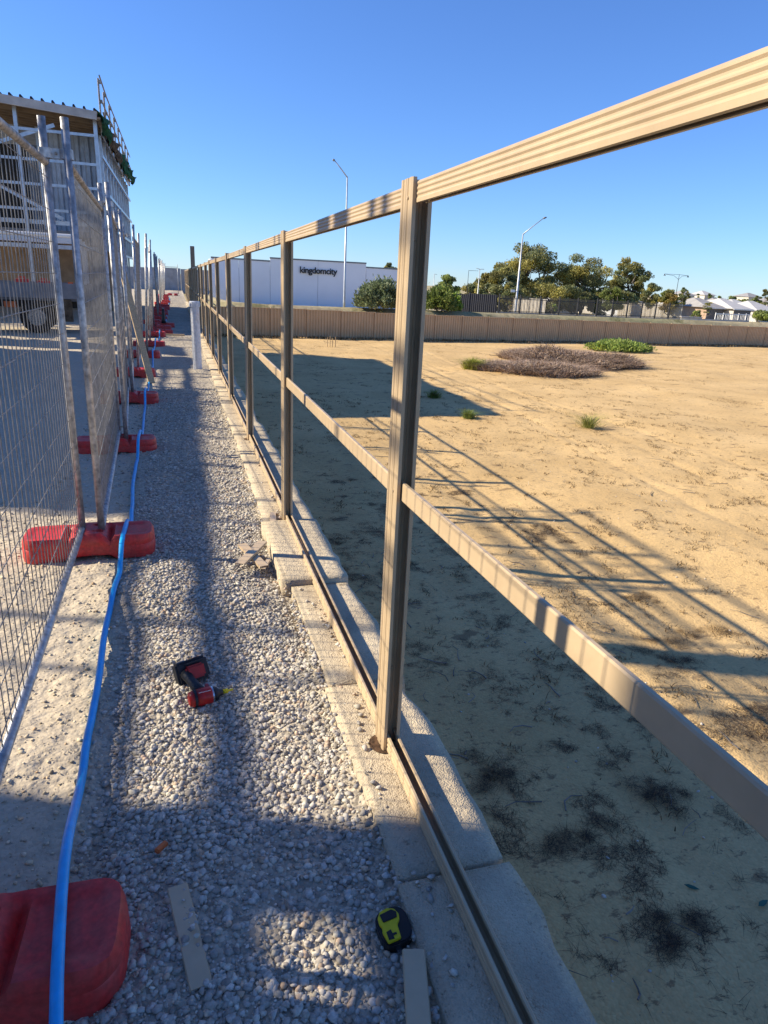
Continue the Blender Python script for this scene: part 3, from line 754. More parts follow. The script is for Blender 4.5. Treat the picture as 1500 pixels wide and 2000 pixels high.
# handle bends back to the battery
hs = Vector((-.012, .012, .004))
hpts = [hs, hs+Vector((-.022, .040, .008)), hs+Vector((-.040, .078, .014)), hs+Vector((-.052, .112, .014)), hs+Vector((-.058, .132, .012))]
MB().tube(hpts, [.023, .0205, .019, .021, .024], 14).build('handle', 'driver_black', dr, smooth=True)
MB().box(-.008, .008, -.02, .02, -.006, .008, Matrix.Translation(hs+Vector((.018, .032, .004)))).build('trigger', 'driver_red', dr, bevel=.003)
bm_ = frame(Vector((-.048, .162, .022)), Vector((.93, .34, .05)), (-.25, .5, 1))
MB().box(-.030, .045, -.036, .004, -.034, .022, bm_).build('battery_shoe', 'driver_red', dr, bevel=.008)
bt = MB().box(-.062, .070, -.006, .056, -.046, .044, bm_).build('battery', 'driver_black', dr, bevel=.009)
MB().box(-.04, .060, .010, .046, .0425, .0445, bm_).build('battery_label', 'dark', bt)
MB().box(.022, .050, .020, .034, .0447, .0460, bm_).build('battery_mark', 'driver_red', bt)
MB().box(-.046, -.016, .006, .034, .0425, .0475, bm_).build('release_clip', 'grey_paint', bt)
lathe([(0, .0035), (.0012, .0035)], bm_ @ Matrix.Translation((.056, .036, .0445)) @ Matrix.Rotation(R_(-90), 4, 'Y'), 10).build('led_button', 'white_paint', bt)
MB().box(-.03, .055, -.037, -.010, .030, .034, bm_).build('shoe_trim', 'driver_black', dr, bevel=.002)

# ---- tape measure
tm = thing('tape_measure', 'yellow and black tape measure lying in the gravel beside the limestone wall', 'tape measure', (.447, 1.235, .034), R_(6))
tm.rotation_euler = (R_(8), R_(-8), R_(6))
def rr(w, h, r, n=6, sx=0, sy=0):
    pts_ = []
    for cx, cy, a0 in ((w/2-r, h/2-r, 0), (-w/2+r, h/2-r, 90), (-w/2+r, -h/2+r, 180), (w/2-r, -h/2+r, 270)):
        for k in range(n+1):
            a = R_(a0+90*k/n); pts_.append((cx+r*math.cos(a)+sx, cy+r*math.sin(a)+sy))
    return pts_
MB().prism(rr(.082, .094, .030, sx=.004), -.022, .018, axis='z').build('case', 'black_plastic', tm, bevel=.003)
top_ = [(-.026, -.040), (-.030, -.010), (-.026, .0), (-.030, .010), (-.028, .028), (-.016, .041), (.004, .043), (.020, .034), (.026, .018), (.022, .004), (.012, -.006), (.008, -.040)]
MB().prism(top_, .018, .026, axis='z').build('shell', 'yellow', tm, bevel=.0015)
MB().prism([(-.019, .010), (-.021, .032), (.012, .034), (.022, .024), (.018, .010)], .026, .0285, axis='z').build('badge', 'black_plastic', tm, bevel=.001)
MB().prism([(-.022, -.034), (-.021, -.014), (-.008, -.012), (-.008, -.022), (.002, -.023), (.002, -.028), (-.008, -.028), (-.008, -.036)], .026, .0275, axis='z').build('lock_slot', 'black_plastic', tm)
MB().box(-.008, .006, -.056, -.046, -.016, -.008).build('hook', 'chrome', tm)
#PART2
# ================================================================== TAN BOUNDARY FENCE
bf = thing('boundary_fence', 'long tan corrugated steel boundary fence across the far side of the sandy lot', 'fence', (0, 0, 0))
def corr_sheet(L, H, per=.2, dep=.05, t=.0):
    xs = []; x = 0
    while x < L-.001:
        for dx, d in ((0, 0), (per*.34, 0), (per*.5, dep), (per*.84, dep)):
            if x+dx < L: xs.append((x+dx, d))
        x += per
    xs.append((L, 0)); n = len(xs)
    V = [(a, d, 0) for a, d in xs]+[(a, d, H) for a, d in xs]; F = [(i, i+1, i+1+n, i+n) for i in range(n-1)]
    return V, F
x = .9; BW = 2.4; sheet = None; rail = None; post = None
k = 0
while x < 84:
    def pt(x): return Vector((x, float(np.interp(x, FX, FY)), float(np.interp(x, FX, FZ))))
    a = pt(x); x2 = x+BW*.97; b = pt(x2); ang = math.atan2(b.y-a.y, b.x-a.x); zb = (a.z+b.z)/2-.03
    if sheet is None:
        V, F = corr_sheet(BW-.04, 1.74); s_ = mesh_obj('fence_sheet', V, F, 'tan_sheet', bf); sheet = s_.data
        r_ = MB().box(0, BW-.05, -.012, .05, 0, .045).build('fence_rail', 'tan_sheet', bf); rail = r_.data
        p_ = MB().box(-.035, .035, -.07, .06, 0, 1.84).build('fence_post', 'tan_sheet', bf); post = p_.data
    else:
        s_, r_, p_ = [link(bpy.data.objects.new(nm, d), bf) for nm, d in (('fence_sheet', sheet), ('fence_rail', rail), ('fence_post', post))]
    for o_, dz, dl in ((s_, .03, .02), (r_, 1.765, .025), (p_, 0, 0)):
        o_.location = (a.x+math.cos(ang)*dl, a.y+math.sin(ang)*dl, zb+dz); o_.rotation_euler = (0, 0, ang)
    x = a.x+BW*math.cos(ang); k += 1
# litter line at the foot of the fence
n = 5200; x = rng.uniform(.9, 70, n); y = np.interp(x, FX, FY)-rng.random(n)**2*1.3-.02; z = sand_h(x, y)
def blades(name, pos, h, w, lean, m, tints, label, cat, kind='stuff', parent=None, vz=1.0):
    n = len(pos); a = rng.uniform(0, 2*math.pi, n); d = np.stack([np.cos(a), np.sin(a)], 1); h = h*rng.uniform(.4, 1.3, n)
    if np.ndim(lean) == 0: lean = rng.normal(0, lean, (n, 2))
    tip = np.stack([lean[:, 0]*h, lean[:, 1]*h, h*np.ones(n)], 1)
    off = np.stack([d[:, 0], d[:, 1], np.zeros(n)], 1)*w/2
    lm = np.abs(lean).sum(1).clip(0, 1.2)
    tip = tip*np.array([1, 1, vz]); mid = tip*np.array([.38, .38, .6])
    end = tip+np.stack([lean[:, 0]*h*.3, lean[:, 1]*h*.3, -.2*vz*h*lm], 1)
    V = np.stack([pos-off, pos+off, pos+mid-off*.8, pos+mid+off*.8, pos+end-off*.2, pos+end+off*.2], 1)
    b_ = (np.arange(n)*6)[:, None]; F = np.concatenate([b_+np.array([0, 1, 3, 2]), b_+np.array([2, 3, 5, 4])], 0)
    T = tints[rng.integers(0, len(tints), n)]*rng.uniform(.6, 1.3, (n, 1)); T = np.concatenate([T, T], 0)
    o = big_mesh(name, V.reshape(-1, 3), F, m, tint=T, parent=parent)
    if label: tag(o, label, cat, kind=kind)
    elif kind: tag(o, kind=kind)
    return o
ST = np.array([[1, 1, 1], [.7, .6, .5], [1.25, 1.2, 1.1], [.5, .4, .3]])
blades('dry_grass', np.stack([x, y, z], 1), .16, .05, .5, 'straw', ST, 'dry straw grass along the foot of the tan boundary fence', 'dry grass')

# ================================================================== VEGETATION ON THE SAND
# low litter of dead stems: clumped by noise, thicker in the strip near the wall
def litter(n, x0, x1, y0, y1, thr, seed, hh=.05, ww=.008, sc=1.0):
    x = rng.uniform(x0, x1, n); y = rng.uniform(y0, y1, n)
    v = vnoise(x, y, 1.15*sc, seed)+.7*vnoise(x, y, 3.1*sc, seed+2)+.4*vnoise(x, y, 9*sc, seed+4)
    k = v > thr; x, y = x[k], y[k]
    return np.stack([x, y, sand_h(x, y)], 1)
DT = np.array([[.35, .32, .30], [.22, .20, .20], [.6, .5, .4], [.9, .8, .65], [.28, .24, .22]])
ps = np.vstack([litter(600000, .86, 5.8, .6, 14, .42, 11, sc=1.5), litter(300000, .86, 5.8, .6, 12, .36, 19, sc=3.2), litter(60000, .84, 1.5, .6, 12, .26, 23, sc=2.4)])
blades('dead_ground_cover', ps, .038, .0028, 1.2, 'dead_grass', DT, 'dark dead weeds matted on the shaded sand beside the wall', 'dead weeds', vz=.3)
ps = np.vstack([litter(160000, 1.5, 12, 4, 30, .56, 31, sc=1.3), litter(260000, 4, 45, 12, 44, .42, 51, sc=1.0), litter(200000, 1.5, 16, 3, 24, .42, 77, sc=3)])
ps = ps[(ps[:, 1] < np.interp(ps[:, 0], FX, FY)-.3)]
blades('dead_sprigs', ps, .045, .010, 1.0, 'straw', ST*.75, 'sparse dry sprigs scattered over the sunlit sand', 'dead sprigs')
# fallen twigs, flat on the sand
mb = MB()
for i in range(240):
    if i < 150: x, y = rng.uniform(1.2, 5.4), rng.uniform(.8, 9)
    else: x, y = rng.uniform(4, 22), rng.uniform(6, 34)
    L = rng.uniform(.06, .32)*(1 if i < 150 else 1.6); a = rng.uniform(0, math.pi); pts_ = []
    for k in range(4):
        pts_.append((x, y, float(sand_h(np.array(x), np.array(y)))+.008+.012*rng.random())); x += L/3*math.cos(a); y += L/3*math.sin(a); a += rng.normal(0, .45)
    r = rng.uniform(.003, .008)
    mb.tube(pts_, [r, r*.9, r*.7, r*.4], 4)
o = mb.build('fallen_twigs', 'bark', None); tag(o, 'dry twigs fallen over the sand', 'twigs', kind='stuff')
n = 700; x = rng.uniform(.9, 9, n); y = rng.uniform(.8, 16, n); sz = .004+.014*rng.random(n)**4
o = scatter('sand_pebbles', np.stack([x, y, sand_h(x, y)+sz*.3], 1), sz, 'pebble', stone_tints(n)*1.1); tag(o, 'small pale pebbles strewn over the sand', 'pebbles', kind='stuff')
# big dry brush pile
def heap(n, cx, cy, rx, ry, h, seed):
    r = np.sqrt(rng.random(n)); a = rng.uniform(0, 2*math.pi, n)
    x = cx+rx*r*np.cos(a); y = cy+ry*r*np.sin(a)
    x = x+.5*vnoise(y, x, .8, seed)*rx*.5
    z = sand_h(x, y)+h*(1-r**2)*(.35+.9*(vnoise(x, y, .7, seed)+.5)*rng.random(n))
    return np.stack([x, y, z], 1)
PT = np.array([[1.6, 1.55, 1.6], [2.2, 2.1, 2.2], [.7, .66, .66], [1.5, 1.3, 1.2]])
bp = thing('brush_pile', 'wide pile of dead grey brushwood lying on the sunlit sand', 'brush pile', (19, 34, SAND0))
hp1 = np.vstack([heap(15000, 20.6, 35.0, 3.3, 3.8, .72, 3), heap(5000, 16.8, 29.8, 2.6, 1.7, .38, 5), heap(2600, 15.2, 31.2, 1.7, 1.6, .22, 9), heap(3500, 22.8, 33.5, 1.8, 1.8, .6, 8)])
blades('dead_stems', hp1-np.array([19, 34, SAND0]), .42, .030, 1.1, 'dead_grass', PT, None, None, parent=bp, vz=.8)
mb = MB()
for i in range(330):
    c = hp1[rng.integers(0, len(hp1))]-np.array([19, 34, SAND0]); d = rng.normal(0, 1, 3)*np.array([.55, .55, .22]); c = c+np.array([0, 0, .08]); mb.tube([c-d*.5, c+rng.normal(0, .07, 3), c+d*.6], [.022, .016, .007], 4)
tag(mb.build('dead_branches', 'grey_timber', bp), kind='stuff')
def tuft(name, px, py, Y, n, h, rad, m, tints, label, cat, w=.03, spread=.55, stems=3):
    x = float(P(px, py, Y).x)
    z0 = float(sand_h(np.array(x), np.array(Y)))
    t = thing(name, label, cat, (x, Y, z0))
    r = np.abs(rng.normal(0, rad*.4, n)); a = rng.uniform(0, 2*math.pi, n)
    ps = np.stack([r*np.cos(a), r*np.sin(a), np.zeros(n)], 1)
    # leafy sprays rising from a shared crown of stems
    lean = np.stack([np.cos(a), np.sin(a)], 1)*(r/rad*.75)[:, None]+rng.normal(0, spread, (n, 2))
    hgt = h*(1-.35*np.clip(r/rad, 0, 1.5))
    blades('leaves', ps, hgt, w, lean, m, tints, None, None, parent=t)
    mb = MB()
    for k in range(stems*4):
        b = rng.uniform(0, 2*math.pi); q = rng.uniform(.3, .9)
        mb.tube([(0, 0, 0), (math.cos(b)*rad*q*.5, math.sin(b)*rad*q*.5, h*.35), (math.cos(b)*rad*q, math.sin(b)*rad*q, h*.7)], [.012, .008, .004], 4)
    mb.build('stems', 'bark', t)
    return t
GT = np.array([[1, 1, 1], [1.3, 1.25, 1.0], [.7, .8, .7], [1.5, 1.3, 1.2]])
def mound_bush(name, px, py, Y, n, h, rx, ry, m, tints, label, cat, zf=sand_h, leaf=.07):
    "low spreading bush built of leaf sprays around arched stems"
    x = float(P(px, py, Y).x); z0 = float(zf(np.array(x), np.array(Y)))
    t = thing(name, label, cat, (x, Y, z0))
    nc = 90; cr = np.sqrt(rng.random(nc)); ca = rng.uniform(0, 2*math.pi, nc)
    C = np.stack([rx*cr*np.cos(ca), ry*cr*np.sin(ca), h*np.sqrt(1-cr**2*.9)*rng.uniform(.35, 1.08, nc)], 1)
    k = rng.integers(0, nc, n); ps = C[k]+rng.normal(0, 1, (n, 3))*np.array([rx*.10, ry*.10, h*.13]); ps[:, 2] = np.abs(ps[:, 2])
    d = rng.normal(0, 1, (n, 3)); d[:, 2] = np.abs(d[:, 2])+.5; d += ps*np.array([.6/rx, .6/ry, .2]); d /= np.linalg.norm(d, axis=1)[:, None]
    u = np.cross(d, rng.normal(0, 1, (n, 3))); u /= np.linalg.norm(u, axis=1)[:, None]
    L = leaf*rng.uniform(.6, 1.6, (n, 1))
    V = np.stack([ps, ps+d*L*.5+u*L*.22, ps+d*L, ps+d*L*.5-u*L*.22], 1)
    tint = tints[rng.integers(0, len(tints), n)]*(rng.uniform(.7, 1.2, (nc, 1))[k])*rng.uniform(.8, 1.2, (n, 1))
    o = big_mesh('foliage', V.reshape(-1, 3), np.arange(n*4).reshape(n, 4), m, tint=tint, parent=t); tag(o, kind='stuff')
    mb = MB()
    for i in range(0, nc, 4):
        c = C[i]; mb.tube([(0, 0, 0), c*np.array([.5, .5, .7]), c], [.02, .013, .005], 4)
    mb.build('stems', 'bark', t)
    return t
mound_bush('green_weed_bush', 1213, 680, 43.5, 15000, .62, 2.2, 1.6, 'green_leaf', GT*1.35, 'bright green weed bush on the sand just in front of the tan boundary fence', 'bush', leaf=.16)
tuft('spiky_weed', 1150, 833, 17.5, 420, .46, .34, 'green_leaf', np.array([[1.3, 1.1, .9], [1.7, 1.4, 1.1], [2.2, 1.7, 1.6]]), 'pale green spiky tuft alone on the open sand in front of the brush pile', 'weed', w=.008, spread=1.0)
tuft('small_weed', 915, 812, 19.0, 500, .28, .22, 'green_leaf', GT, 'small green weed at the edge of the building shadow on the sand', 'weed', w=.014)
tuft('small_weed', 922, 728, 31.0, 900, .55, .5, 'green_leaf', np.array([[1.6, 1.3, .9], [2, 1.6, 1.2]]), 'yellow green weed at the left end of the brush pile', 'weed', w=.03)
tuft('small_weed', 847, 788, 22.5, 350, .3, .25, 'green_leaf', GT, 'small green weed in the building shadow right of the nearest fence post', 'weed', w=.016)
def weed_patch(px, Y, label, dark):
    "matted dead weed: short flat stems in a ragged patch, a few straws standing"
    x = float(P(px, 1000, Y).x) if False else None
    q_ = SURV[label]; x, Y = q_
    t = thing('dry_tuft', label, 'dry tuft', (x, Y, float(sand_h(np.array(x), np.array(Y)))))
    n = 1500; nb = 9; c_ = np.cumsum(rng.normal(0, .085, (nb, 2)), 0); c_ -= c_.mean(0); k_ = rng.integers(0, nb, n); sp = rng.uniform(.02, .07, nb)[k_]
    ps = np.stack([c_[k_, 0]*1.3+rng.normal(0, 1, n)*sp, c_[k_, 1]+rng.normal(0, 1, n)*sp*.8, .015*rng.random(n)], 1)
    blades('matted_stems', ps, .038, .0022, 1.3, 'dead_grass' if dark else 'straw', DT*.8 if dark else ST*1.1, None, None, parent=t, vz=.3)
    n = 26; ps = rng.normal(0, .06, (n, 3))*np.array([1, 1, 0])
    blades('standing_straws', ps, .12, .002, .5, 'straw', ST, None, None, parent=t)
SURV = {}
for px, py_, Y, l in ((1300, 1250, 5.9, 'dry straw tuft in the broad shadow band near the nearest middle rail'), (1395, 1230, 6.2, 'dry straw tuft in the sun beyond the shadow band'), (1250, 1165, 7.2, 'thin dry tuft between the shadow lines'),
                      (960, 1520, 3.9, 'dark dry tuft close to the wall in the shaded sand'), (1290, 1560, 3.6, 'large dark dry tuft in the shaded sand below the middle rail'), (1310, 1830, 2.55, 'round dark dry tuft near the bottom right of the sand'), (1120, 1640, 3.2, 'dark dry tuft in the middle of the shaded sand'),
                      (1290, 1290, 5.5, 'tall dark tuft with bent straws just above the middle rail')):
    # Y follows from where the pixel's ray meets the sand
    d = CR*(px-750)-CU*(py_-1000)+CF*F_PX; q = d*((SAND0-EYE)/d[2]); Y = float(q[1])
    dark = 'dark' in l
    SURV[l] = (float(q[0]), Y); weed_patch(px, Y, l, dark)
st = thing('survey_stakes', 'four thin pale stakes standing together on the sand in front of the boundary fence', 'stakes', (P(648, 672, 40).x, 40, float(sand_h(np.array(9.), np.array(40.)))))
for dx, dy, h in ((-.25, 0, .55), (-.08, .1, .62), (.02, -.1, .5), (.22, 0, .58)):
    MB().box(dx-.015, dx+.015, dy-.015, dy+.015, -.05, h).build('stake', 'timber', st)
# two gum leaves and a bottle-green leaf lying at the right edge
for px, py_, L, rz, l in ((1350, 1738, .10, -.5, 'single dark green gum leaf lying on the shaded sand'), (1487, 1775, .12, .3, 'single teal green gum leaf at the right edge of the photo')):
    d = CR*(px-750)-CU*(py_-1000)+CF*F_PX; q = d*((SAND0-EYE)/d[2]); x, y = float(q[0]), float(q[1])
    o = MB().prism([(-L/2, 0), (-L*.2, L*.13), (L*.15, L*.12), (L/2, 0), (L*.15, -L*.12), (-L*.2, -L*.13)], 0, .003, axis='z').build('gum_leaf', 'teal_leaf')
    o.location = (x, y, float(sand_h(np.array(x), np.array(y)))+.02); o.rotation_euler = (.2, .15, rz); tag(o, l, 'leaf')

# ================================================================== KINGDOMCITY HALL
HY = 118.
hall = thing('community_hall', 'long white concrete hall with kingdomcity in black letters, standing behind the boundary fence', 'hall', (P(412, 590, HY).x, HY, 0))
hx0 = P(412, 590, HY).x
def hallpanel(px0, px1, top0, top1, bot0, bot1, nm='wall_panel', dy=0):
    a, b = P(px0, top0, HY+dy), P(px1, top1, HY+dy); a2, b2 = P(px0, bot0, HY+dy), P(px1, bot1, HY+dy)
    z0 = min(a2.z, b2.z)-1.2
    mb = MB(); mb.add([(a.x-hx0, -.15, a.z), (b.x-hx0, -.15, b.z), (b.x-hx0, -.15, z0), (a.x-hx0, -.15, z0), (a.x-hx0, .15, a.z), (b.x-hx0, .15, b.z), (b.x-hx0, .15, z0), (a.x-hx0, .15, z0)],
           [(0, 1, 2, 3), (7, 6, 5, 4), (0, 4, 5, 1), (1, 5, 6, 2), (2, 6, 7, 3), (3, 7, 4, 0)])
    o = mb.build(nm, 'white_wall', hall)
    cap = MB(); cap.add([(a.x-hx0-.04, -.22, a.z), (b.x-hx0+.04, -.22, b.z), (b.x-hx0+.04, -.22, b.z+.22), (a.x-hx0-.04, -.22, a.z+.22), (a.x-hx0-.04, .25, a.z), (b.x-hx0+.04, .25, b.z), (b.x-hx0+.04, .25, b.z+.22), (a.x-hx0-.04, .25, a.z+.22)],
           [(3, 2, 1, 0), (4, 5, 6, 7), (0, 1, 5, 4), (1, 2, 6, 5), (2, 3, 7, 6), (3, 0, 4, 7)])
    cap.build('parapet_cap', 'grey_paint', hall)
def lin(x, x0, y0, x1, y1): return y0+(y1-y0)*(x-x0)/(x1-x0)
def topy(x):
    if x < 527: return lin(x, 412, 503.8, 527, 511.2)
    if x < 715: return lin(x, 527, 505, 715, 515.6)
    return lin(x, 715, 523.4, 845, 531)
for a, b in ((412, 466), (466, 527), (527, 621), (621, 715), (715, 780), (780, 830)):
    e = .28
    hallpanel(a+e, b-e, topy(a+.01), topy(b-.01), 589, 612)
zc = P(412, 504, HY).z
MB().box(.05, .35, .2, 6, -4, zc-.1).build('side_wall', 'white_wall', hall)
MB().box(.4, P(830, 560, HY).x-hx0-.1, .3, 6, zc-.9, zc-.8).build('roof', 'roof_light', hall)
MB().box(.4, P(830, 560, HY).x-hx0-.1, .16, .2, -4.5, zc-1.2).build('joint_backing', 'grey_paint', hall)
def text_mesh(name, s, size, loc, rot, m, parent, ext=.06, off=.0, sx=1.0):
    c = bpy.data.curves.new(name, 'FONT'); c.body = s; c.size = size; c.extrude = ext; c.offset = off; c.align_x = 'LEFT'; c.space_character = .93; c.resolution_u = 6
    o = bpy.data.objects.new(name, c); COL.objects.link(o)
    dg = bpy.context.evaluated_depsgraph_get(); me = bpy.data.meshes.new_from_object(o.evaluated_get(dg)); bpy.data.objects.remove(o)
    me.materials.clear(); me.materials.append(MT[m]); o = bpy.data.objects.new(name, me); link(o, parent); o.location = loc; o.rotation_euler = rot; o.scale = (sx, 1, 1); return o
a, b = P(585, 532.5, HY-.3), P(658, 536.5, HY-.3)
tx = text_mesh('lettering', 'kingdomcity', 1.9, (a.x-hx0, -.35, a.z), (R_(90), R_(math.degrees(math.atan2(a.z-b.z, b.x-a.x))), 0), 'dark', hall, ext=.04, off=.035)
w_ = tx.dimensions.x; tx.scale = ((b.x-a.x)/w_, (b.x-a.x)/w_*1.0, 1)
# something white and dark farther left: a lower annex
ax = thing('white_annex', 'small white annex with a dark opening left of the long white hall', 'annex', (P(398, 585, 112).x, 112, 0))
a, b = P(401, 530, 112), P(408, 530, 112)
MB().box(0, b.x-a.x, 0, 4, -5, a.z).build('wall', 'white_wall', ax)
MB().box(-1.3, -.02, .6, 4, -5, a.z-.3).build('opening', 'dark', ax)

# ================================================================== LAMP POSTS
def street_lamp(px, pb, pt, ptop, Y, arm, label, r=.09, kind=0):
    b = P(px, pb, Y); zb = gz(b.x, Y); a = P(pt, ptop, Y)
    t = thing('street_lamp', label, 'street lamp', (b.x, Y, zb), 0, 'street lamps beyond the boundary fence')
    H = a.z-zb
    MB().tube([(0, 0, -.2), (0, 0, .5), (0, 0, H)], [r*1.25, r*1.15, r*.55], 10).build('mast', 'pole_steel' if kind == 0 else 'dark', t, smooth=True)
    for k, (apx, apy) in enumerate(arm):
        e = P(apx, apy, Y); d = Vector((e.x-b.x, 0, e.z-zb-H))
        if kind == 2:
            MB().tube([(0, 0, H-.9), (d.x*.35, 0, H-.25), (d.x*.9, 0, H+d.z-.05)], [.03, .03, .025], 6).build('brace', 'dark', t)
            MB().tube([(0, 0, H), (d.x, 0, H+d.z)], [.03, .03], 6).build('arm', 'dark', t)
            MB().tube([(d.x, 0, H+d.z+.05), (d.x, 0, H+d.z-.10), (d.x, 0, H+d.z-.30)], [.05, .10, .22], 10).build('lamp_head', 'dark', t)
        else:
            MB().tube([(0, 0, H-.05), (d.x*.5, 0, H+d.z*.53), (d.x*.88, 0, H+d.z*.93)], [r*.55, r*.45, r*.4], 8).build('arm', 'pole_steel' if kind == 0 else 'dark', t, smooth=True)
            s_ = 1 if d.x > 0 else -1; q = d.x
            MB().prism([(q*.86, H+d.z*.90), (q*.90, H+d.z*1.0), (q*1.0, H+d.z*1.0+.02), (q*1.0, H+d.z*.97-.04), (q*.90, H+d.z*.88)], -.14, .14, axis='y').build('lamp_head', 'grey_paint', t)
    return t
street_lamp(672, 604, 679, 345, 55, [(650, 311)], 'tall steel lamp post standing in front of the white hall, arm to the left', .085)
lp = street_lamp(1005, 622, 1024.5, 457, 85, [(1067, 424)], 'tall steel lamp post left of the big gum trees, long arm to the right', .13)
MB().tube([(0, 0, 2.9), (-.35, 0, 2.9)], .03, 6).box(-.9, -.35, -.02, .02, 2.72, 3.05).build('small_sign', 'white_paint', lp)
street_lamp(1158, 627, 1171, 520, 120, [(1164, 521)], 'slim pale lamp post in front of the gum trees, right of centre', .11)
street_lamp(1214, 606, 1221.5, 552, 130, [(1217, 553)], 'shorter pale lamp post beside the white gabled house', .11)
street_lamp(845, 588, 849, 535, 110, [(853, 536)], 'pale lamp post at the small round tree right of the nearest fence post', .07)
street_lamp(932, 587, 938, 525.5, 105, [(930.5, 524), (945, 526)], 'pale lamp post with a short T head behind the black fence', .09)
street_lamp(911, 586, 915.5, 528, 100, [(933, 529)], 'dark slim lamp post with one long arm behind the black fence', .05, kind=1)
street_lamp(1314, 612, 1320.5, 536, 120, [(1298.5, 535), (1344, 538.5)], 'ornate black twin-arm street lamp over the houses', .07, kind=2)
c = P(379, 515, 30); o = MB().box(-.08, .08, -.08, .08, 0, P(379, 481, 30).z).build('square_column', 'grey_timber', None)
o.location = (P(378.5, 560, 30).x, 30, -.0); tag(o, 'square brown column rising above the far end of the tan fence frame', 'column')

# ================================================================== TREES
LT = np.array([[1, 1, 1], [1.25, 1.15, .85], [.78, .85, .8], [1.4, 1.2, .75], [.9, 1.0, 1.1]])
def tree(name, px, pbot, ptop, wpx, Y, label, m='leaf', n=9000, clumps=26, tints=LT, leaf=.22, bare=.35, top_bias=0.0, seed=0, zbase=None, tr=.22, squat=1.0, group=None):
    rg = np.random.default_rng(seed+100)
    c = P(px, pbot, Y); zb = gz(c.x, Y) if zbase is None else zbase
    H = P(px, ptop, Y).z-zb; Wd = wpx/1412*Y*.99/2
    t = thing(name, label, 'tree', (c.x, Y, zb), 0, group)
    # limbs from a forked trunk to clump centres
    clumps = int(clumps*1.7); n = int(n*1.6); cz = []
    while len(cz) < clumps:
        u = rg.normal(0, 1, 3); u /= np.linalg.norm(u); u *= rg.uniform(.45, 1.0)
        cz.append((u[0]*Wd*.88, u[1]*Wd*.88, (bare+(1-bare)*(.5+.47*u[2]))*H*.97))
    cz = np.array(cz)
    mb = MB(); f = H*bare*.75
    b0 = Vector((rg.normal(0, .2), rg.normal(0, .2), f))
    mb.tube([(0, 0, -.3), (b0.x*.4, b0.y*.4, f*.5), b0], [tr*1.3, tr, tr*.8], 8)
    mb.build('trunk', 'bark', t, smooth=True)
    mb = MB(); forks = []
    for i in range(4):
        a = i*math.pi/2+rg.normal(0, .4); q = b0+Vector((math.cos(a)*Wd*.3, math.sin(a)*Wd*.3, (H-f)*rg.uniform(.25, .5))); forks.append(q)
        mid = (b0+q)/2+Vector(rg.normal(0, .25, 3)); mb.tube([b0, mid, q], [tr*.7, tr*.5, tr*.35], 6)
    for c_ in cz:
        q = min(forks, key=lambda g_: (g_-Vector(c_)).length); mid = (q+Vector(c_))/2+Vector(rg.normal(0, .25, 3)); mb.tube([q, mid, c_], [tr*.3, tr*.2, tr*.07], 5)
    mb.build('limbs', 'bark', t, smooth=True)
    # every clump is a flattened shell of drooping leaf sprays, its own tone
    s = rg.uniform(.6, 1.2, clumps)*Wd*(.27 if clumps > 38 else .36)
    tone = tints[rg.integers(0, len(tints), clumps)]*rg.uniform(.75, 1.25, (clumps, 1))
    k = rg.choice(clumps, n, p=(s**2)/(s**2).sum())
    u = rg.normal(0, 1, (n, 3)); u /= np.linalg.norm(u, axis=1)[:, None]; r = rg.random((n, 1))**.33
    r = r*(1+.25*np.sin(u[:, :1]*5+k[:, None])*np.cos(u[:, 1:2]*4+k[:, None]*2))
    ps = cz[k]+u*r*s[k][:, None]*np.array([1, 1, .62*squat]); ps[:, 2] = np.maximum(ps[:, 2], .25)
    d = rg.normal(0, 1, (n, 3)); d[:, 2] -= .6; d /= np.linalg.norm(d, axis=1)[:, None]
    w = np.cross(d, rg.normal(0, 1, (n, 3))); w /= np.linalg.norm(w, axis=1)[:, None]
    L = leaf*rg.uniform(.6, 1.5, (n, 1))
    V = np.stack([ps-d*L*.5, ps+w*L*.26, ps+d*L*.5, ps-w*L*.26], 1)
    o = big_mesh('crown', V.reshape(-1, 3), np.arange(n*4).reshape(n, 4), m, tint=tone[k]*rg.uniform(.75, 1.25, (n, 1)), parent=t)
    return t
G = 'trees beyond the boundary fence'
RT = np.array([[1, 1, .8], [1.3, .9, .6], [1.0, 1.15, .7], [1.5, 1.2, .7]])
YT = np.array([[1, 1.15, .8], [1.3, 1.5, .8], [.8, .95, .7]])
tree('gum_tree', 1032, 618, 464, 135, 118, 'tallest gum tree of the clump, open crown with pale limbs, by the long-armed lamp post', n=15000, clumps=34, bare=.18, leaf=.30, seed=1, tr=.30, group=G)
tree('gum_tree', 1130, 622, 486, 140, 116, 'broad gum tree in the middle of the clump', n=17000, clumps=34, bare=.06, leaf=.30, seed=2, tr=.28, group=G)
tree('gum_tree', 1216, 622, 497, 100, 118, 'right-hand gum tree of the clump, uneven top', n=12000, clumps=26, bare=.15, leaf=.30, seed=3, tr=.25, group=G)
tree('gum_tree', 972, 612, 506, 105, 112, 'dense rounded gum tree at the left of the clump', n=12000, clumps=24, bare=.03, leaf=.30, seed=4, tr=.25, group=G)
tree('bushy_tree', 1068, 620, 548, 100, 108, 'low olive bushy tree under the tallest gum', n=9000, clumps=22, bare=.03, leaf=.28, seed=5, group=G, tints=np.array([[1.2, 1.1, .8], [1, 1, 1], [1.5, 1.3, .8]]))
tree('bushy_tree', 1000, 612, 545, 60, 104, 'low bushy tree behind the palisade fence near the lamp foot', n=5000, clumps=14, bare=.03, leaf=.26, seed=15, group=G)
tree('round_tree', 1192, 622, 548, 56, 100, 'dark green round tree in front of the right-hand gum', n=7000, clumps=18, bare=.10, leaf=.22, seed=6, group=G, tints=YT*.85)
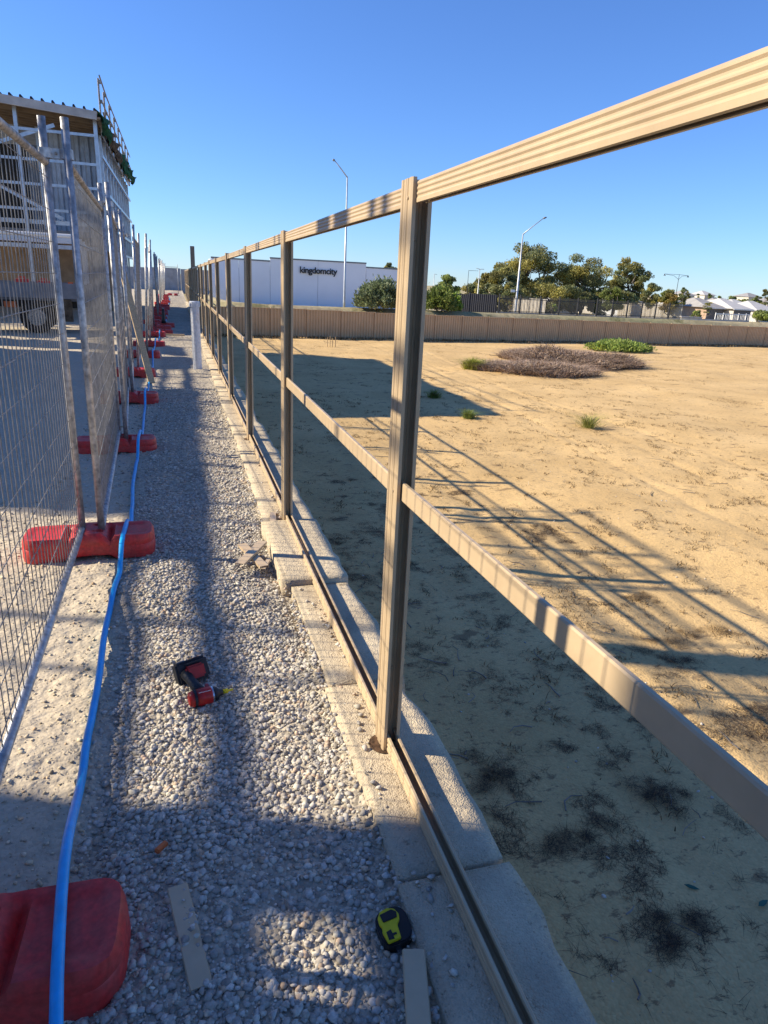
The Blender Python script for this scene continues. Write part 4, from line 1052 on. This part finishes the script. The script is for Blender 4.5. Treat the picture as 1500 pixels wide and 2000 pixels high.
tree('street_tree', 1264, 622, 550, 46, 96, 'green street tree with a round crown beside the white gabled house', n=6000, clumps=16, bare=.28, leaf=.2, seed=7, tr=.12, group=G)
tree('street_tree', 1301, 628, 556, 52, 90, 'street tree turning reddish green in front of the grey roofed houses', n=7000, clumps=18, bare=.15, leaf=.2, seed=8, tr=.12, group=G, tints=RT)
tree('street_tree', 1326, 622, 559, 28, 105, 'slim olive tree just behind the reddish street tree', n=3000, clumps=10, bare=.3, leaf=.22, seed=9, tr=.1, group=G)
tree('round_tree', 870, 592, 536, 54, 92, 'round bright green tree right of the nearest fence post', n=8000, clumps=20, bare=.08, leaf=.22, seed=10, group=G, tints=YT)
tree('bushy_tree', 924, 592, 546, 60, 112, 'low olive trees behind the black fence', n=6000, clumps=18, bare=.03, leaf=.26, seed=11, group=G)
tree('bushy_tree', 888, 590, 562, 44, 96, 'small yellow green bush at the black fence end', n=3000, clumps=12, bare=.02, leaf=.2, seed=12, group=G, tints=YT*1.2)
tree('round_tree', 765, 530, 512, 30, 150, 'tree top showing over the right end of the white hall', n=2500, clumps=10, bare=.5, leaf=.35, seed=13, group=G, zbase=-1.0)
tree('bushy_tree', 1252, 600, 563, 30, 140, 'small tree between the gum clump and the white gabled house', n=2500, clumps=10, bare=.1, leaf=.3, seed=14, group=G)
tree('bushy_tree', 1112, 620, 556, 76, 110, 'low dark bushes under the middle gum', n=6000, clumps=16, bare=.02, leaf=.28, seed=51, group=G)
tree('bushy_tree', 1165, 620, 562, 60, 111, 'low bushes between the middle and right-hand gums', n=5000, clumps=14, bare=.02, leaf=.28, seed=52, group=G)
tree('bushy_tree', 945, 606, 556, 56, 108, 'low bushes at the left foot of the gum clump behind the black fence', n=5000, clumps=14, bare=.02, leaf=.28, seed=53, group=G)
tree('bushy_tree', 1228, 616, 566, 44, 112, 'low dark bushes at the right foot of the gum clump', n=4000, clumps=12, bare=.02, leaf=.26, seed=54, group=G)
tree('young_tree', 1080, 622, 588, 14, 76, 'young staked tree with yellow leaves behind the palisade fence', n=500, clumps=6, bare=.25, leaf=.16, seed=21, tr=.03, group=G, tints=YT*1.5)
tree('young_tree', 997, 606, 578, 12, 78, 'young tree with orange leaves left of the tall lamp post', n=400, clumps=6, bare=.25, leaf=.16, seed=22, tr=.03, group=G, tints=RT*1.4)
tree('round_tree', 1494, 590, 562, 26, 250, 'dark tree crown on the ridge at the right edge', n=2500, clumps=10, bare=.1, leaf=.5, seed=16, group=G)
tree('small_tree', 1342, 575, 562, 16, 240, 'small dark tree on the ridge above the grey roofs', n=1500, clumps=8, bare=.2, leaf=.5, seed=17, group=G)
for i, (px, pt_, w) in enumerate(((1358, 568, 14), (1384, 570, 12), (1400, 574, 24), (1430, 575, 34), (1455, 582, 40), (1478, 575, 26), (1475, 585, 30))):
    tree('small_tree', px, 590, pt_, w, 215+8*i, 'small green tree among the roofs on the ridge, '+['first', 'second', 'third', 'fourth', 'fifth', 'sixth', 'seventh'][i]+' from the left', n=1300, clumps=8, bare=.1, leaf=.5, seed=30+i, group=G, tints=YT*.9)
tree('palm_like_tree', 1376, 628, 585, 26, 88, 'sparse layered pine in front of the brown roofed garage', n=1500, clumps=9, bare=.3, leaf=.18, seed=40, tr=.06, squat=.25, group=G)
tree('leafy_shrub', 1484, 640, 604, 44, 74, 'leafy green shrub at the right edge above the fence', n=5000, clumps=16, bare=.02, leaf=.16, seed=41, tr=.06, group=G, tints=YT*1.1)
tree('leafy_shrub', 1357, 628, 603, 26, 80, 'small dark leafy shrub beside the stone sign wall', n=2200, clumps=10, bare=.02, leaf=.16, seed=42, tr=.05, group=G, tints=YT)
mound_bush('olive_bush', 748, 612, 50.5, 16000, 1.62, 1.75, 1.6, 'olive_leaf', np.array([[1, 1, 1], [1.25, 1.25, 1.2], [.75, .8, .7]]), 'big pale olive bush behind the boundary fence, left of the nearest post', 'bush', zf=far_h, leaf=.20)
mound_bush('olive_bush', 852, 620, 52.5, 9000, 1.45, 1.3, 1.5, 'green_leaf', GT, 'lower green bush behind the boundary fence, right of the nearest post', 'bush', zf=far_h, leaf=.2)
mound_bush('olive_bush', 885, 622, 53.0, 4000, 1.0, .5, .6, 'green_leaf', YT*1.2, 'small bright green shrub beside the lower green bush', 'bush', zf=far_h, leaf=.18)

# ================================================================== FENCES, ROAD AND WALLS BEYOND
def seg_fence(name, label, p0, p1, Y0, Y1, H, m, step, builder, pb=620):
    a = Vector((P(p0, pb, Y0).x, Y0)); b = Vector((P(p1, pb, Y1).x, Y1)); L = (b-a).length; d = (b-a)/L
    t = thing(name, label, 'fence', (a.x, a.y, 0)); n = max(1, int(L/step)); ang = math.atan2(d.y, d.x)
    for i in range(n):
        q = a+d*(L*i/n); z = gz(q.x, q.y)-.1; M_ = Matrix.Translation((q.x-a.x, q.y-a.y, z)) @ Matrix.Rotation(ang, 4, 'Z'); builder(t, M_, L/n, H, m)
    return t
SH = {}
def shared(key, nm, m, parent, M_, fn):
    if key not in SH: o = fn().build(nm, m, parent); SH[key] = o.data
    else: o = bpy.data.objects.new(nm, SH[key]); link(o, parent)
    o.matrix_local = M_; return o
def b_sheet(t, M_, L, H, m):
    def mk():
        mb = MB(); V, F = corr_sheet(L-.05, H, per=.2, dep=.05); mb.add(V, F); return mb
    shared(('sh', round(L, 1), H), 'fence_sheet', m, t, M_, mk)
    shared(('shp', H), 'fence_post', m, t, M_, lambda: MB().box(-.04, .04, -.03, .08, 0, H+.08))
def b_pal(t, M_, L, H, m):
    def mk():
        mb = MB(); x = .15
        while x < L-.05: mb.box(x-.02, x+.02, -.02, .02, .1, H); x += .17
        mb.box(0, L, -.035, -.022, .3, .36); mb.box(0, L, -.035, -.022, H-.3, H-.24); return mb
    o = shared(('pal', round(L, 1), H), 'pale_panel', m, t, M_, mk); tag(o, kind='stuff')
    shared(('palp', H), 'fence_post', m, t, M_, lambda: MB().box(-.05, .05, -.05, .05, 0, H+.15))
def b_pillar(t, M_, L, H, m):
    def mk():
        mb = MB(); x = .5
        while x < L-.1: mb.box(x-.025, x+.025, -.02, .02, .1, H-.1); x += .3
        mb.box(0, L, -.03, .03, H-.12, H)
        return mb
    o = shared(('pil', round(L, 1), H), 'bar_panel', 'white_paint', t, M_, mk); tag(o, kind='stuff')
    shared(('pilp', H), 'pillar', m, t, M_, lambda: MB().box(-.05, .05, -.05, .05, 0, H+.1))
seg_fence('black_fence', 'solid black sheet fence behind the bushes, ending at the road', 862, 971, 62, 57.5, 1.75, 'dark_sheet', 2.4, b_sheet, 600)
seg_fence('palisade_fence', 'black palisade fence along the road in front of the gum trees', 972, 1160, 62, 66, 1.75, 'dark', 2.4, b_pal)
seg_fence('palisade_fence', 'black palisade fence with stone pillars in front of the houses', 1163, 1330, 66, 70, 1.8, 'dark', 2.4, b_pal)
seg_fence('balustrade_fence', 'white balustrade fence in front of the dark garages', 1394, 1482, 84, 86, 1.1, 'white_paint', 1.6, b_pillar, 635)
seg_fence('limestone_fence', 'cream wall behind the palisade fence, partly hidden by the gum clump', 1000, 1063, 90, 83, 2.2, 'render_wall', 2.4, b_sheet)
seg_fence('cream_fence', 'cream boundary wall in front of the white gabled house', 1205, 1330, 104, 88, 2.3, 'render_wall', 2.4, b_sheet)
# bend of road in front of the trees
rd = []
for k in range(21):
    px = 960+(1460-960)*k/20; Y = 74+3*math.sin(k/4); rd.append((P(px, 620, Y).x, Y))
mb = MB()
for i in range(20):
    (x0, y0), (x1, y1) = rd[i], rd[i+1]
    q = [(x0, y0), (x1, y1), (x1, y1+6), (x0, y0+6)]; mb.add([(a, b, gz(a, b)+.10) for a, b in q], [(0, 1, 2, 3)])
tag(mb.build('road', 'asphalt'), kind='structure')
mb = MB()
for off in (-.35, 6.02):
    for i in range(20):
        (x0, y0), (x1, y1) = rd[i], rd[i+1]; q = [(x0, y0+off), (x1, y1+off), (x1, y1+off+.32), (x0, y0+off+.32)]
        mb.add([(a, b, gz(a, b)+.22) for a, b in q]+[(a, b, gz(a, b)-.1) for a, b in q], [(0, 1, 2, 3), (0, 4, 5, 1), (2, 6, 7, 3), (1, 5, 6, 2), (3, 7, 4, 0)])
tag(mb.build('kerb', 'concrete'), kind='structure')
sg = thing('sign_wall', 'low rendered sign wall with a black three-part emblem, behind the boundary fence', 'sign wall', (P(1350, 628, 78).x, 78, gz(P(1350, 628, 78).x, 78)))
a, b = P(1331, 619.5, 78), P(1371, 621, 78); w_ = (b.x-a.x)/2; zt = a.z-sg.location.z
MB().box(-w_, w_, 0, .4, -.2, zt).build('wall', 'limestone', sg)
MB().box(-w_-.05, w_+.05, -.03, .43, zt, zt+.1).build('coping', 'concrete', sg)
for dx in (-.26, .12, .5): MB().prism([(dx-.12, zt-.75), (dx-.16, zt-.3), (dx, zt-.2), (dx+.14, zt-.32), (dx+.10, zt-.78), (dx, zt-.7)], -.05, -.002, axis='y').build('emblem', 'dark', sg)

# ================================================================== HOUSES
def house(px, pb, Y, wpx, wall_h, roof_h, label, roof='roof_light', wall='render_wall', garage=None, gable=False, rot=0.0, depth=11, windows=1, zb=None):
    c = P(px, pb, Y); z = gz(c.x, Y) if zb is None else zb; W_ = wpx/1412*Y
    t = thing('house', label, 'house', (c.x, Y, z-.3), rot, 'houses on the rise beyond the trees')
    MB().box(-W_/2, W_/2, 0, depth, -3, wall_h).build('wall', wall, t)
    e = .55; x0, x1, y0, y1 = -W_/2-e, W_/2+e, -e, depth+e; h0 = wall_h+.01; ry = (y0+y1)/2; ins = min((y1-y0)/2, W_/2)*.95 if not gable else 0
    mb = MB()
    if gable:
        mb.prism([(x0, h0), (0, h0+roof_h), (x1, h0)], y0, y1, axis='y')
    else:
        V = [(x0, y0, h0), (x1, y0, h0), (x1, y1, h0), (x0, y1, h0), (x0+ins, ry, h0+roof_h), (x1-ins, ry, h0+roof_h)]
        mb.add(V, [(0, 1, 5, 4), (1, 2, 5), (2, 3, 4, 5), (3, 0, 4), (3, 2, 1, 0)])
    mb.build('roof', roof, t)
    MB().box(x0-.03, x1+.03, y0-.10, y0-.001, h0-.18, h0+.02).build('gutter', 'white_paint', t)
    if garage:
        gx_, gw = garage; MB().box(gx_*W_/2-gw/2, gx_*W_/2+gw/2, -.05, -.003, -.2, 2.35).build('garage_door', 'door_grey', t)
    for k in range(windows):
        wx = (-.6+1.2*k/max(1, windows-1) if windows > 1 else (-.55 if garage and garage[0] > 0 else .55))*W_/2
        f = MB().box(wx-.75, wx+.75, -.06, -.003, .9, 2.1).build('window', 'white_paint', t); MB().box(wx-.68, wx+.68, -.075, -.062, .97, 2.03).build('pane', 'glass', f)
    return t
house(1236, 605, 135, 44, 3.0, 2.6, 'white rendered house with a pale gable roof behind the green street tree', gable=True, wall='white_paint', windows=2)
house(1340, 612, 118, 36, 2.7, 1.7, 'pale roofed house with cream walls right of the reddish street tree', windows=2)
house(1396, 612, 108, 44, 2.6, 1.6, 'brown roofed house with a wide grey garage door', roof='roof_grey', garage=(.0, 3.6), windows=0, wall='brick_wall')
house(1447, 612, 106, 44, 2.5, 1.7, 'pale roofed house with a wide charcoal garage door', garage=(.15, 3.7), windows=0)
house(1500, 610, 122, 60, 2.6, 1.9, 'pale grey roofed house at the right edge', windows=2)
house(1420, 600, 140, 56, 2.6, 2.0, 'wide pale roof behind the two garages', windows=2)
house(1320, 596, 165, 44, 2.6, 1.9, 'grey brown roofed house above the reddish street tree', roof='roof_grey')
house(1308, 588, 190, 26, 2.6, 1.7, 'red brown roofed house under the twin-arm lamp', roof='roof_brown')
house(1362, 594, 180, 42, 2.6, 2.2, 'dark brown roofed house in the middle of the ridge', roof='roof_brown')
house(1415, 590, 215, 36, 2.6, 2.4, 'pyramid roofed grey brown house on the ridge', roof='roof_grey', windows=0)
house(1450, 592, 230, 40, 2.6, 1.8, 'pale roofed house on the ridge left of the far bushes', windows=0)
house(1490, 592, 200, 46, 2.6, 2.0, 'slate roofed house on the ridge at the right', roof='roof_grey', windows=0)
house(1385, 584, 300, 28, 2.6, 2.0, 'tiny white roofed house on the skyline', windows=0)
house(1345, 584, 290, 30, 2.6, 2.0, 'tiny grey roofed house on the skyline', roof='roof_grey', windows=0)
house(1475, 584, 310, 40, 2.6, 2.0, 'long slate roof on the skyline at the right', roof='roof_grey', windows=0)
house(1520, 588, 260, 60, 2.6, 2.0, 'grey roof cut by the right edge on the skyline', roof='roof_grey', windows=0)
house(1100, 612, 150, 70, 2.8, 2.0, 'house half hidden behind the gum clump', windows=2)
house(1180, 606, 160, 60, 2.8, 2.0, 'pale house glimpsed between the gum trunks', windows=2)
# grey block wall and pale ground at the end of the path
bw = thing('grey_block_wall', 'grey panel wall closing the view at the end of the path', 'wall', (-14, 76, 0))
for k in range(6): MB().box(k*2.9, k*2.9+2.87, 0, .15, -.3, 2.12-.05*(k % 2)).build('wall_panel', 'grey_block', bw)

# ================================================================== BUILDING UNDER CONSTRUCTION
BX, BY0, BY1 = -1.95, 24.0, 38.2
b1 = thing('building_under_construction', 'half-built steel building with corrugated cladding and exposed girts, left of the path', 'building', (BX, BY0, 0))
def lz(e): return e+EYE
def bar(nm, a, b, w, h, m='bright_steel'):
    return MB().bar(Vector(a), Vector(b), w, h).build(nm, m, b1)
# all local coordinates: x to the left is negative, y away
L2 = BY1-BY0
def roofz(x): return lz(4.12)-x*.075
# roof sheet with standing ribs
mb = MB(); V = []; F = []; xs = []
rw = 8.6; y = -0.25
V, F = corr_sheet(L2+.9, rw, per=.30, dep=.05)
mb.add([( -c, a-.35, roofz(-c)+.16+b) for a, b, c in V], F)
mb.build('roof_sheet', 'zinc_sheet', b1)
# ribs seen end-on along the front edge run front to back
x = .05; ribm = None
i = 0
while x < rw:
    M_ = Matrix.Translation((-x, -.42, roofz(-x)+.19))
    if ribm is None: o = MB().prism([(-.035, 0), (-.02, .055), (.02, .055), (.035, 0)], 0, L2+1.0, axis='y').build('roof_rib', 'dark', b1); ribm = o.data
    else: o = bpy.data.objects.new('roof_rib', ribm); link(o, b1)
    o.matrix_local = M_; x += .27
MB().bar((0, -.40, roofz(0)+.06), (-rw, -.40, roofz(-rw)+.06), .05, .22).build('fascia', 'concrete', b1)
MB().bar((.02, -.30, roofz(0)+.02), (.02, L2+.5, roofz(0)+.02), .12, .05).build('eaves_board', 'grey_timber', b1)
for k in range(7): bar('purlin', (-.1, .25+k*.42, roofz(0)-.02), (-rw, .25+k*.42, roofz(-rw)-.02), .06, .10, 'soffit')
MB().bar((-.05, 1.4, roofz(0)+.075), (-rw, 1.4, roofz(-rw)+.075), 2.9, .02).build('soffit_lining', 'soffit', b1)
# open front frame
ztop = lz(3.72)
for x in (-.10, -2.2, -4.4, -6.6): bar('column', (x, .06, 0), (x, .06, roofz(x)), .10, .16)
for e in (3.72, 2.95, 2.30, 1.62): bar('front_girt', (-.05, 0, lz(e)), (-rw, 0, lz(e)+.03), .05, .075)
for e in (1.30, .62): bar('front_girt', (-.25, .3, lz(e)), (-rw, .3, lz(e)), .08, .12)
bar('brace', (-1.2, .03, lz(3.9)), (-4.4, .03, lz(2.7)), .03, .10); bar('brace', (-1.2, .05, lz(1.4)), (-4.4, .05, lz(3.0)), .03, .10); bar('brace', (-4.4, .03, lz(2.7)), (-6.6, .03, lz(1.9)), .03, .10)
# recessed corrugated front wall
V, F = corr_sheet(1.72, 3.6, per=.30, dep=.06)
o = mesh_obj('front_cladding', V, F, 'zinc_sheet', b1); o.location = (-1.86, 2.4, lz(.78))
o = mesh_obj('inner_cladding', *corr_sheet(.42, 3.0, per=.14, dep=.04), 'zinc_sheet', b1); o.location = (-2.55, 3.2, lz(.8)); o.rotation_euler = (0, 0, .4)
bar('inner_column', (-2.02, 2.5, 0), (-2.02, 2.5, roofz(-2.0)-.05), .14, .14, 'bright_steel')
MB().box(-rw, -2.6, 6.5, 6.6, lz(.8), lz(4.2)).build('interior_dark', 'dark', b1)  # near-black sheet, puts the shade of the open interior into colour
MB().box(-rw, -.5, 8.0, 8.1, -.1, lz(1.2)).build('ground_floor_wall', 'brick_wall', b1)
MB().box(-rw, -.15, .5, L2, lz(.94), lz(1.10)).build('floor_slab', 'grey_paint', b1)
for k in range(14): bar('joist', (-.3-k*.6, .42, lz(.86)), (-.3-k*.6, 6, lz(.86)), .05, .12, 'grey_timber')
# clad side wall with girts left outside
V, F = corr_sheet(L2-1.6, 2.95, per=.40, dep=.07)
o = mesh_obj('side_cladding', V, F, 'zinc_sheet', b1); o.location = (-.20, 1.5, lz(.98)); o.rotation_euler = (0, 0, math.pi/2)
for e in (3.95, 3.25, 2.30, 1.32, .60): bar('side_girt', (0, .9 if e > 3.4 else .4, lz(e)), (0, L2+.1, lz(e)), .05, .09)
for k in range(12):
    y = .1+k*L2/11; bar('side_column', (-.10, y, 0 if k % 3 == 0 else lz(.6)), (-.10, y, lz(3.95)), .07, .10)
MB().box(-rw, -.3, L2-.1, L2, 0, lz(4.0)).build('rear_wall', 'zinc_sheet', b1)
# torn netting along the eaves
def rag(y0, y1, n, m, dz, x_=.06, depth=.35):
    V = []; F = []; nx = 6
    for j in range(n+1):
        y = y0+(y1-y0)*j/n
        for i in range(nx):
            t_ = i/(nx-1); V.append((x_-.10+.22*math.sin(t_*2.4)*(1+.5*math.sin(j*1.7)), y+.06*math.sin(j*2.1+i), dz+.14-t_*depth*(1+.7*math.sin(j*.9)+.5*rng.random())))
    for j in range(n):
        for i in range(nx-1): a = j*nx+i; F.append((a, a+1, a+nx+1, a+nx))
    o = mesh_obj('torn_netting', V, F, m, b1, False); sm = o.modifiers.new('thick', 'SOLIDIFY'); sm.thickness = .012
    return o
rag(-.30, 1.6, 9, 'green_cloth', roofz(0)+.12); rag(1.5, 6.5, 18, 'brown_cloth', roofz(0)+.10, depth=.30); rag(6.4, 10.2, 16, 'green_cloth', roofz(0)+.12, depth=.32, x_=.10); rag(10.0, L2+.4, 14, 'green_cloth', roofz(0)+.10, depth=.28, x_=.16)
# edge protection above the eaves
gr = thing('roof_guardrail', 'thin steel roof guardrail standing along the eaves against the sky', 'guardrail', (BX+.03, BY0, roofz(0)+.1))
gy_ = [.6, 2.3, 4.2, 6.2, 8.2, 10.2, 12.2, 14.0]
for y in gy_:
    p_ = MB().tube([(0, y, -.35), (0, y, 1.12)], .028, 8).build('guard_post', 'galv_dirty', gr)
    for z in (1.03, .52): MB().box(.02, .08, y-.04, y+.04, z-.045, z+.045).build('coupler', 'galv_dirty', p_)
for z in (1.03, .52): MB().tube([(.065, .3 if z > 1 else .55, z+(.10 if z > 1 else 0)), (.065, 2.3, z), (.065, 14.9, z)], .022, 8).build('guard_rail', 'galv_dirty', gr)
MB().tube([(.07, .7, .25), (.08, 4.9, -.25)], .025, 8).build('loose_tube', 'grey_timber', gr)

# ================================================================== FLATBED TRUCK
tk = thing('flatbed_truck', 'grey and white flatbed work truck parked behind the mesh fence at the left edge', 'truck', (-3.55, 19.6, 0), R_(4))
# length runs along x: tray to the right, cab to the left
MB().box(-2.0, 1.45, -.02, .02, .86, 1.22).build('side_board', 'grey_paint', tk)
MB().box(-2.0, 1.45, 1.78, 1.82, .86, 1.22).build('side_board', 'grey_paint', tk)
MB().box(1.41, 1.45, .03, 1.77, .86, 1.22).build('tail_board', 'grey_paint', tk)
MB().box(-2.0, 1.45, .02, 1.78, .80, .86).build('tray_floor', 'door_grey', tk)
for x in (-2.0, -.85, .3, 1.42): MB().box(x-.025, x+.025, -.045, -.021, .84, 1.24).build('stake_post', 'grey_paint', tk)
MB().box(-3.9, 1.3, .35, .45, .62, .79).box(-3.9, 1.3, 1.35, 1.45, .62, .79).build('chassis', 'dark', tk)
for x in (-1.95, 1.35):
    MB().box(x-.03, x+.03, .05, .11, 1.22, 2.15).box(x-.03, x+.03, 1.69, 1.75, 1.22, 2.15).box(x-.03, x+.03, .05, 1.75, 2.15, 2.21).build('rack_frame', 'white_paint', tk)
MB().box(-2.6, 1.35, .04, .10, 2.22, 2.30).build('rack_rail', 'white_paint', tk)
MB().box(-2.6, 1.35, 1.70, 1.76, 2.22, 2.30).build('rack_rail', 'white_paint', tk)
MB().tube([(-2.4, .3, 2.36), (1.2, .35, 2.36)], .05, 10).build('white_pipe', 'white_paint', tk)
cabp = [(-4.05, .70), (-4.05, 1.15), (-3.85, 1.30), (-3.35, 1.92), (-2.95, 2.0), (-2.15, 1.98), (-2.08, .70)]
MB().prism(cabp, .02, 1.78, axis='y').build('cab', 'white_paint', tk, bevel=.03)
MB().prism([(-3.74, 1.34), (-3.32, 1.84), (-2.35, 1.86), (-2.35, 1.34)], .0, .018, axis='y').build('side_window', 'glass', tk)
MB().prism([(-2.0, 1.22), (-2.0, 1.62), (-.75, 1.24), (-.75, 1.22)], .05, .09, axis='y').build('slanted_panel', 'white_paint', tk)
for x in (-3.35, .15):
    for yy in (.0, 1.45):
        w0 = MB().tube([(x, yy+.02, .39), (x, yy+.05, .39), (x, yy+.27, .39), (x, yy+.30, .39)], [.34, .39, .39, .34], 24).build('wheel', 'rubber', tk)
        MB().tube([(x, yy, .39), (x, yy+.03, .39)], [.20, .22], 16).build('rim', 'galv_dirty', w0)
MB().box(.75, .98, -.01, .25, .30, .84).build('mud_flap', 'brown_cloth', tk)
MB().box(-.55, -.28, .0, .02, .62, .76).build('reflector', 'orange', tk)
for x, y, z, s_, m, l, c_ in ((-.15, .5, .875, .16, 'red_plastic', 'red fuel can standing on the truck tray', 'fuel can'), (.35, .45, .875, .15, 'red_plastic', 'second red can on the truck tray, to the right', 'fuel can'), (.95, .9, .875, .12, 'orange', 'orange tool box on the truck tray near the rack', 'tool box')):
    o = MB().box(-s_, s_, -s_*.7, s_*.7, 0, s_*2.6).box(-s_*.5, s_*.5, -.02, .02, s_*2.6+.03, s_*2.6+.06).box(-s_*.5, -s_*.4, -.02, .02, s_*2.6, s_*2.6+.03).box(s_*.4, s_*.5, -.02, .02, s_*2.6, s_*2.6+.03).build('fuel_can' if c_ == 'fuel can' else 'tool_box', m, None)
    o.location = tk.matrix_basis @ Vector((x, y, z)); o.rotation_euler = (0, 0, .1); tag(o, l, c_)

# ================================================================== UNSEEN CASTERS LEFT OF THE FRAME (placed and shaped to throw the shade)
CX = -7.0
b2 = thing('neighbour_building', 'concrete wall of the next building on the left, out of the photo', 'building', (CX, 7.2, 0))
for y0, y1, h in ((0, 2.9, 3.45), (2.91, 5.7, 3.5), (5.71, 8.0, 2.95), (8.01, 10.0, 3.5), (10.5, 12.0, 3.4)): MB().box(-.15, 0, y0, y1, 0, lz(h)).build('wall_panel', 'concrete', b2)  # uneven heights and gap shaped for the path's shade and lit patches
b3 = thing('shade_wall', 'unseen thin wall added left behind the camera to shade the near path', 'shade wall', (CX, -9, 0))  # unseen thin wall, added only to cast shade on the near path
MB().box(-.12, 0, 0, 13.35, 0, lz(3.45)).build('lower_wall', 'zinc_sheet', b3)
MB().box(-.12, 0, 0, 12.76, lz(3.452), lz(3.80)).box(-.12, 0, 13.00, 13.35, lz(3.452), lz(3.80)).box(-.12, 0, 12.761, 12.999, lz(3.64), lz(3.80)).box(-.12, 0, 0, 13.35, lz(3.802), lz(4.35)).build('middle_wall', 'zinc_sheet', b3)  # slot left open so a small sun patch reaches the gravel
MB().box(-.12, 0, 0, 12.55, lz(4.352), lz(4.95)).build('upper_wall', 'zinc_sheet', b3)
sc = thing('scaffold', 'tube scaffold with guardrails beside the left-hand buildings, out of the photo', 'scaffold', (CX, 0, 0))
T_ = lambda pts_, r=.027, nm='scaffold_tube': MB().tube(pts_, r, 8).build(nm, 'galv_dirty', sc)
ends = (-8, 15.0)
for y in (15.0, 12.6, 10.2, 7.5, 5.55, 3.0, .6, -1.8, -4.2):
    for x in (0.10, -1.1): T_([(x, y, 0), (x, y, lz(5.95) if x > 0 else lz(5.2))], .027, 'standard')
for z, r in ((5.82, .040), (5.35, .022), (5.01, .036), (4.76, .030), (4.40, .026)): T_([(.15, -8, lz(z)), (.15, 15.2, lz(z))], r, 'ledger')
T_([(-1.1, -8, lz(5.15)), (-1.1, 15.2, lz(5.15))], .027, 'ledger')
T_([(.15, 3.2, lz(3.28)), (.15, 15.2, lz(3.28))], .055, 'ledger')
T_([(.15, 3.2, lz(3.02)), (.15, 15.2, lz(3.02))], .038, 'ledger')
for y in (15.0, 12.6, 7.5, 3.0): T_([(.3, y, lz(5.9)), (-1.3, y, lz(5.9))], .027, 'transom')
MB().box(.12, .17, 9.45, 9.95, lz(4.1), lz(5.42)).build('shade_panel', 'timber', sc)  # added upright panel, casts the broad shadow band on the sand
MB().box(.12, .17, 5.40, 5.66, lz(5.37), lz(5.7)).build('stripe_board', 'timber', sc)  # added boards, sized to throw shadow blocks on the top rail
MB().box(.12, .17, 5.74, 6.02, lz(5.37), lz(5.7)).build('stripe_board', 'timber', sc)
for y in (4.88, 5.03, 8.4): MB().box(.12, .17, y, y+.07, lz(5.2), lz(5.8)).build('stripe_batten', 'timber', sc)  # added uprights, placed for narrow shadow stripes along the rail
for y, r in ((8.6, .04), (11.8, .05), (13.0, .05)): T_([(.12, y, 0), (.12, y, lz(5.82))], r, 'standard')
MB().box(.05, .15, 6.3, 7.15, lz(3.0), lz(3.3)).build('shade_beam', 'timber', sc)  # added block, shades a stretch of gravel beside the wall
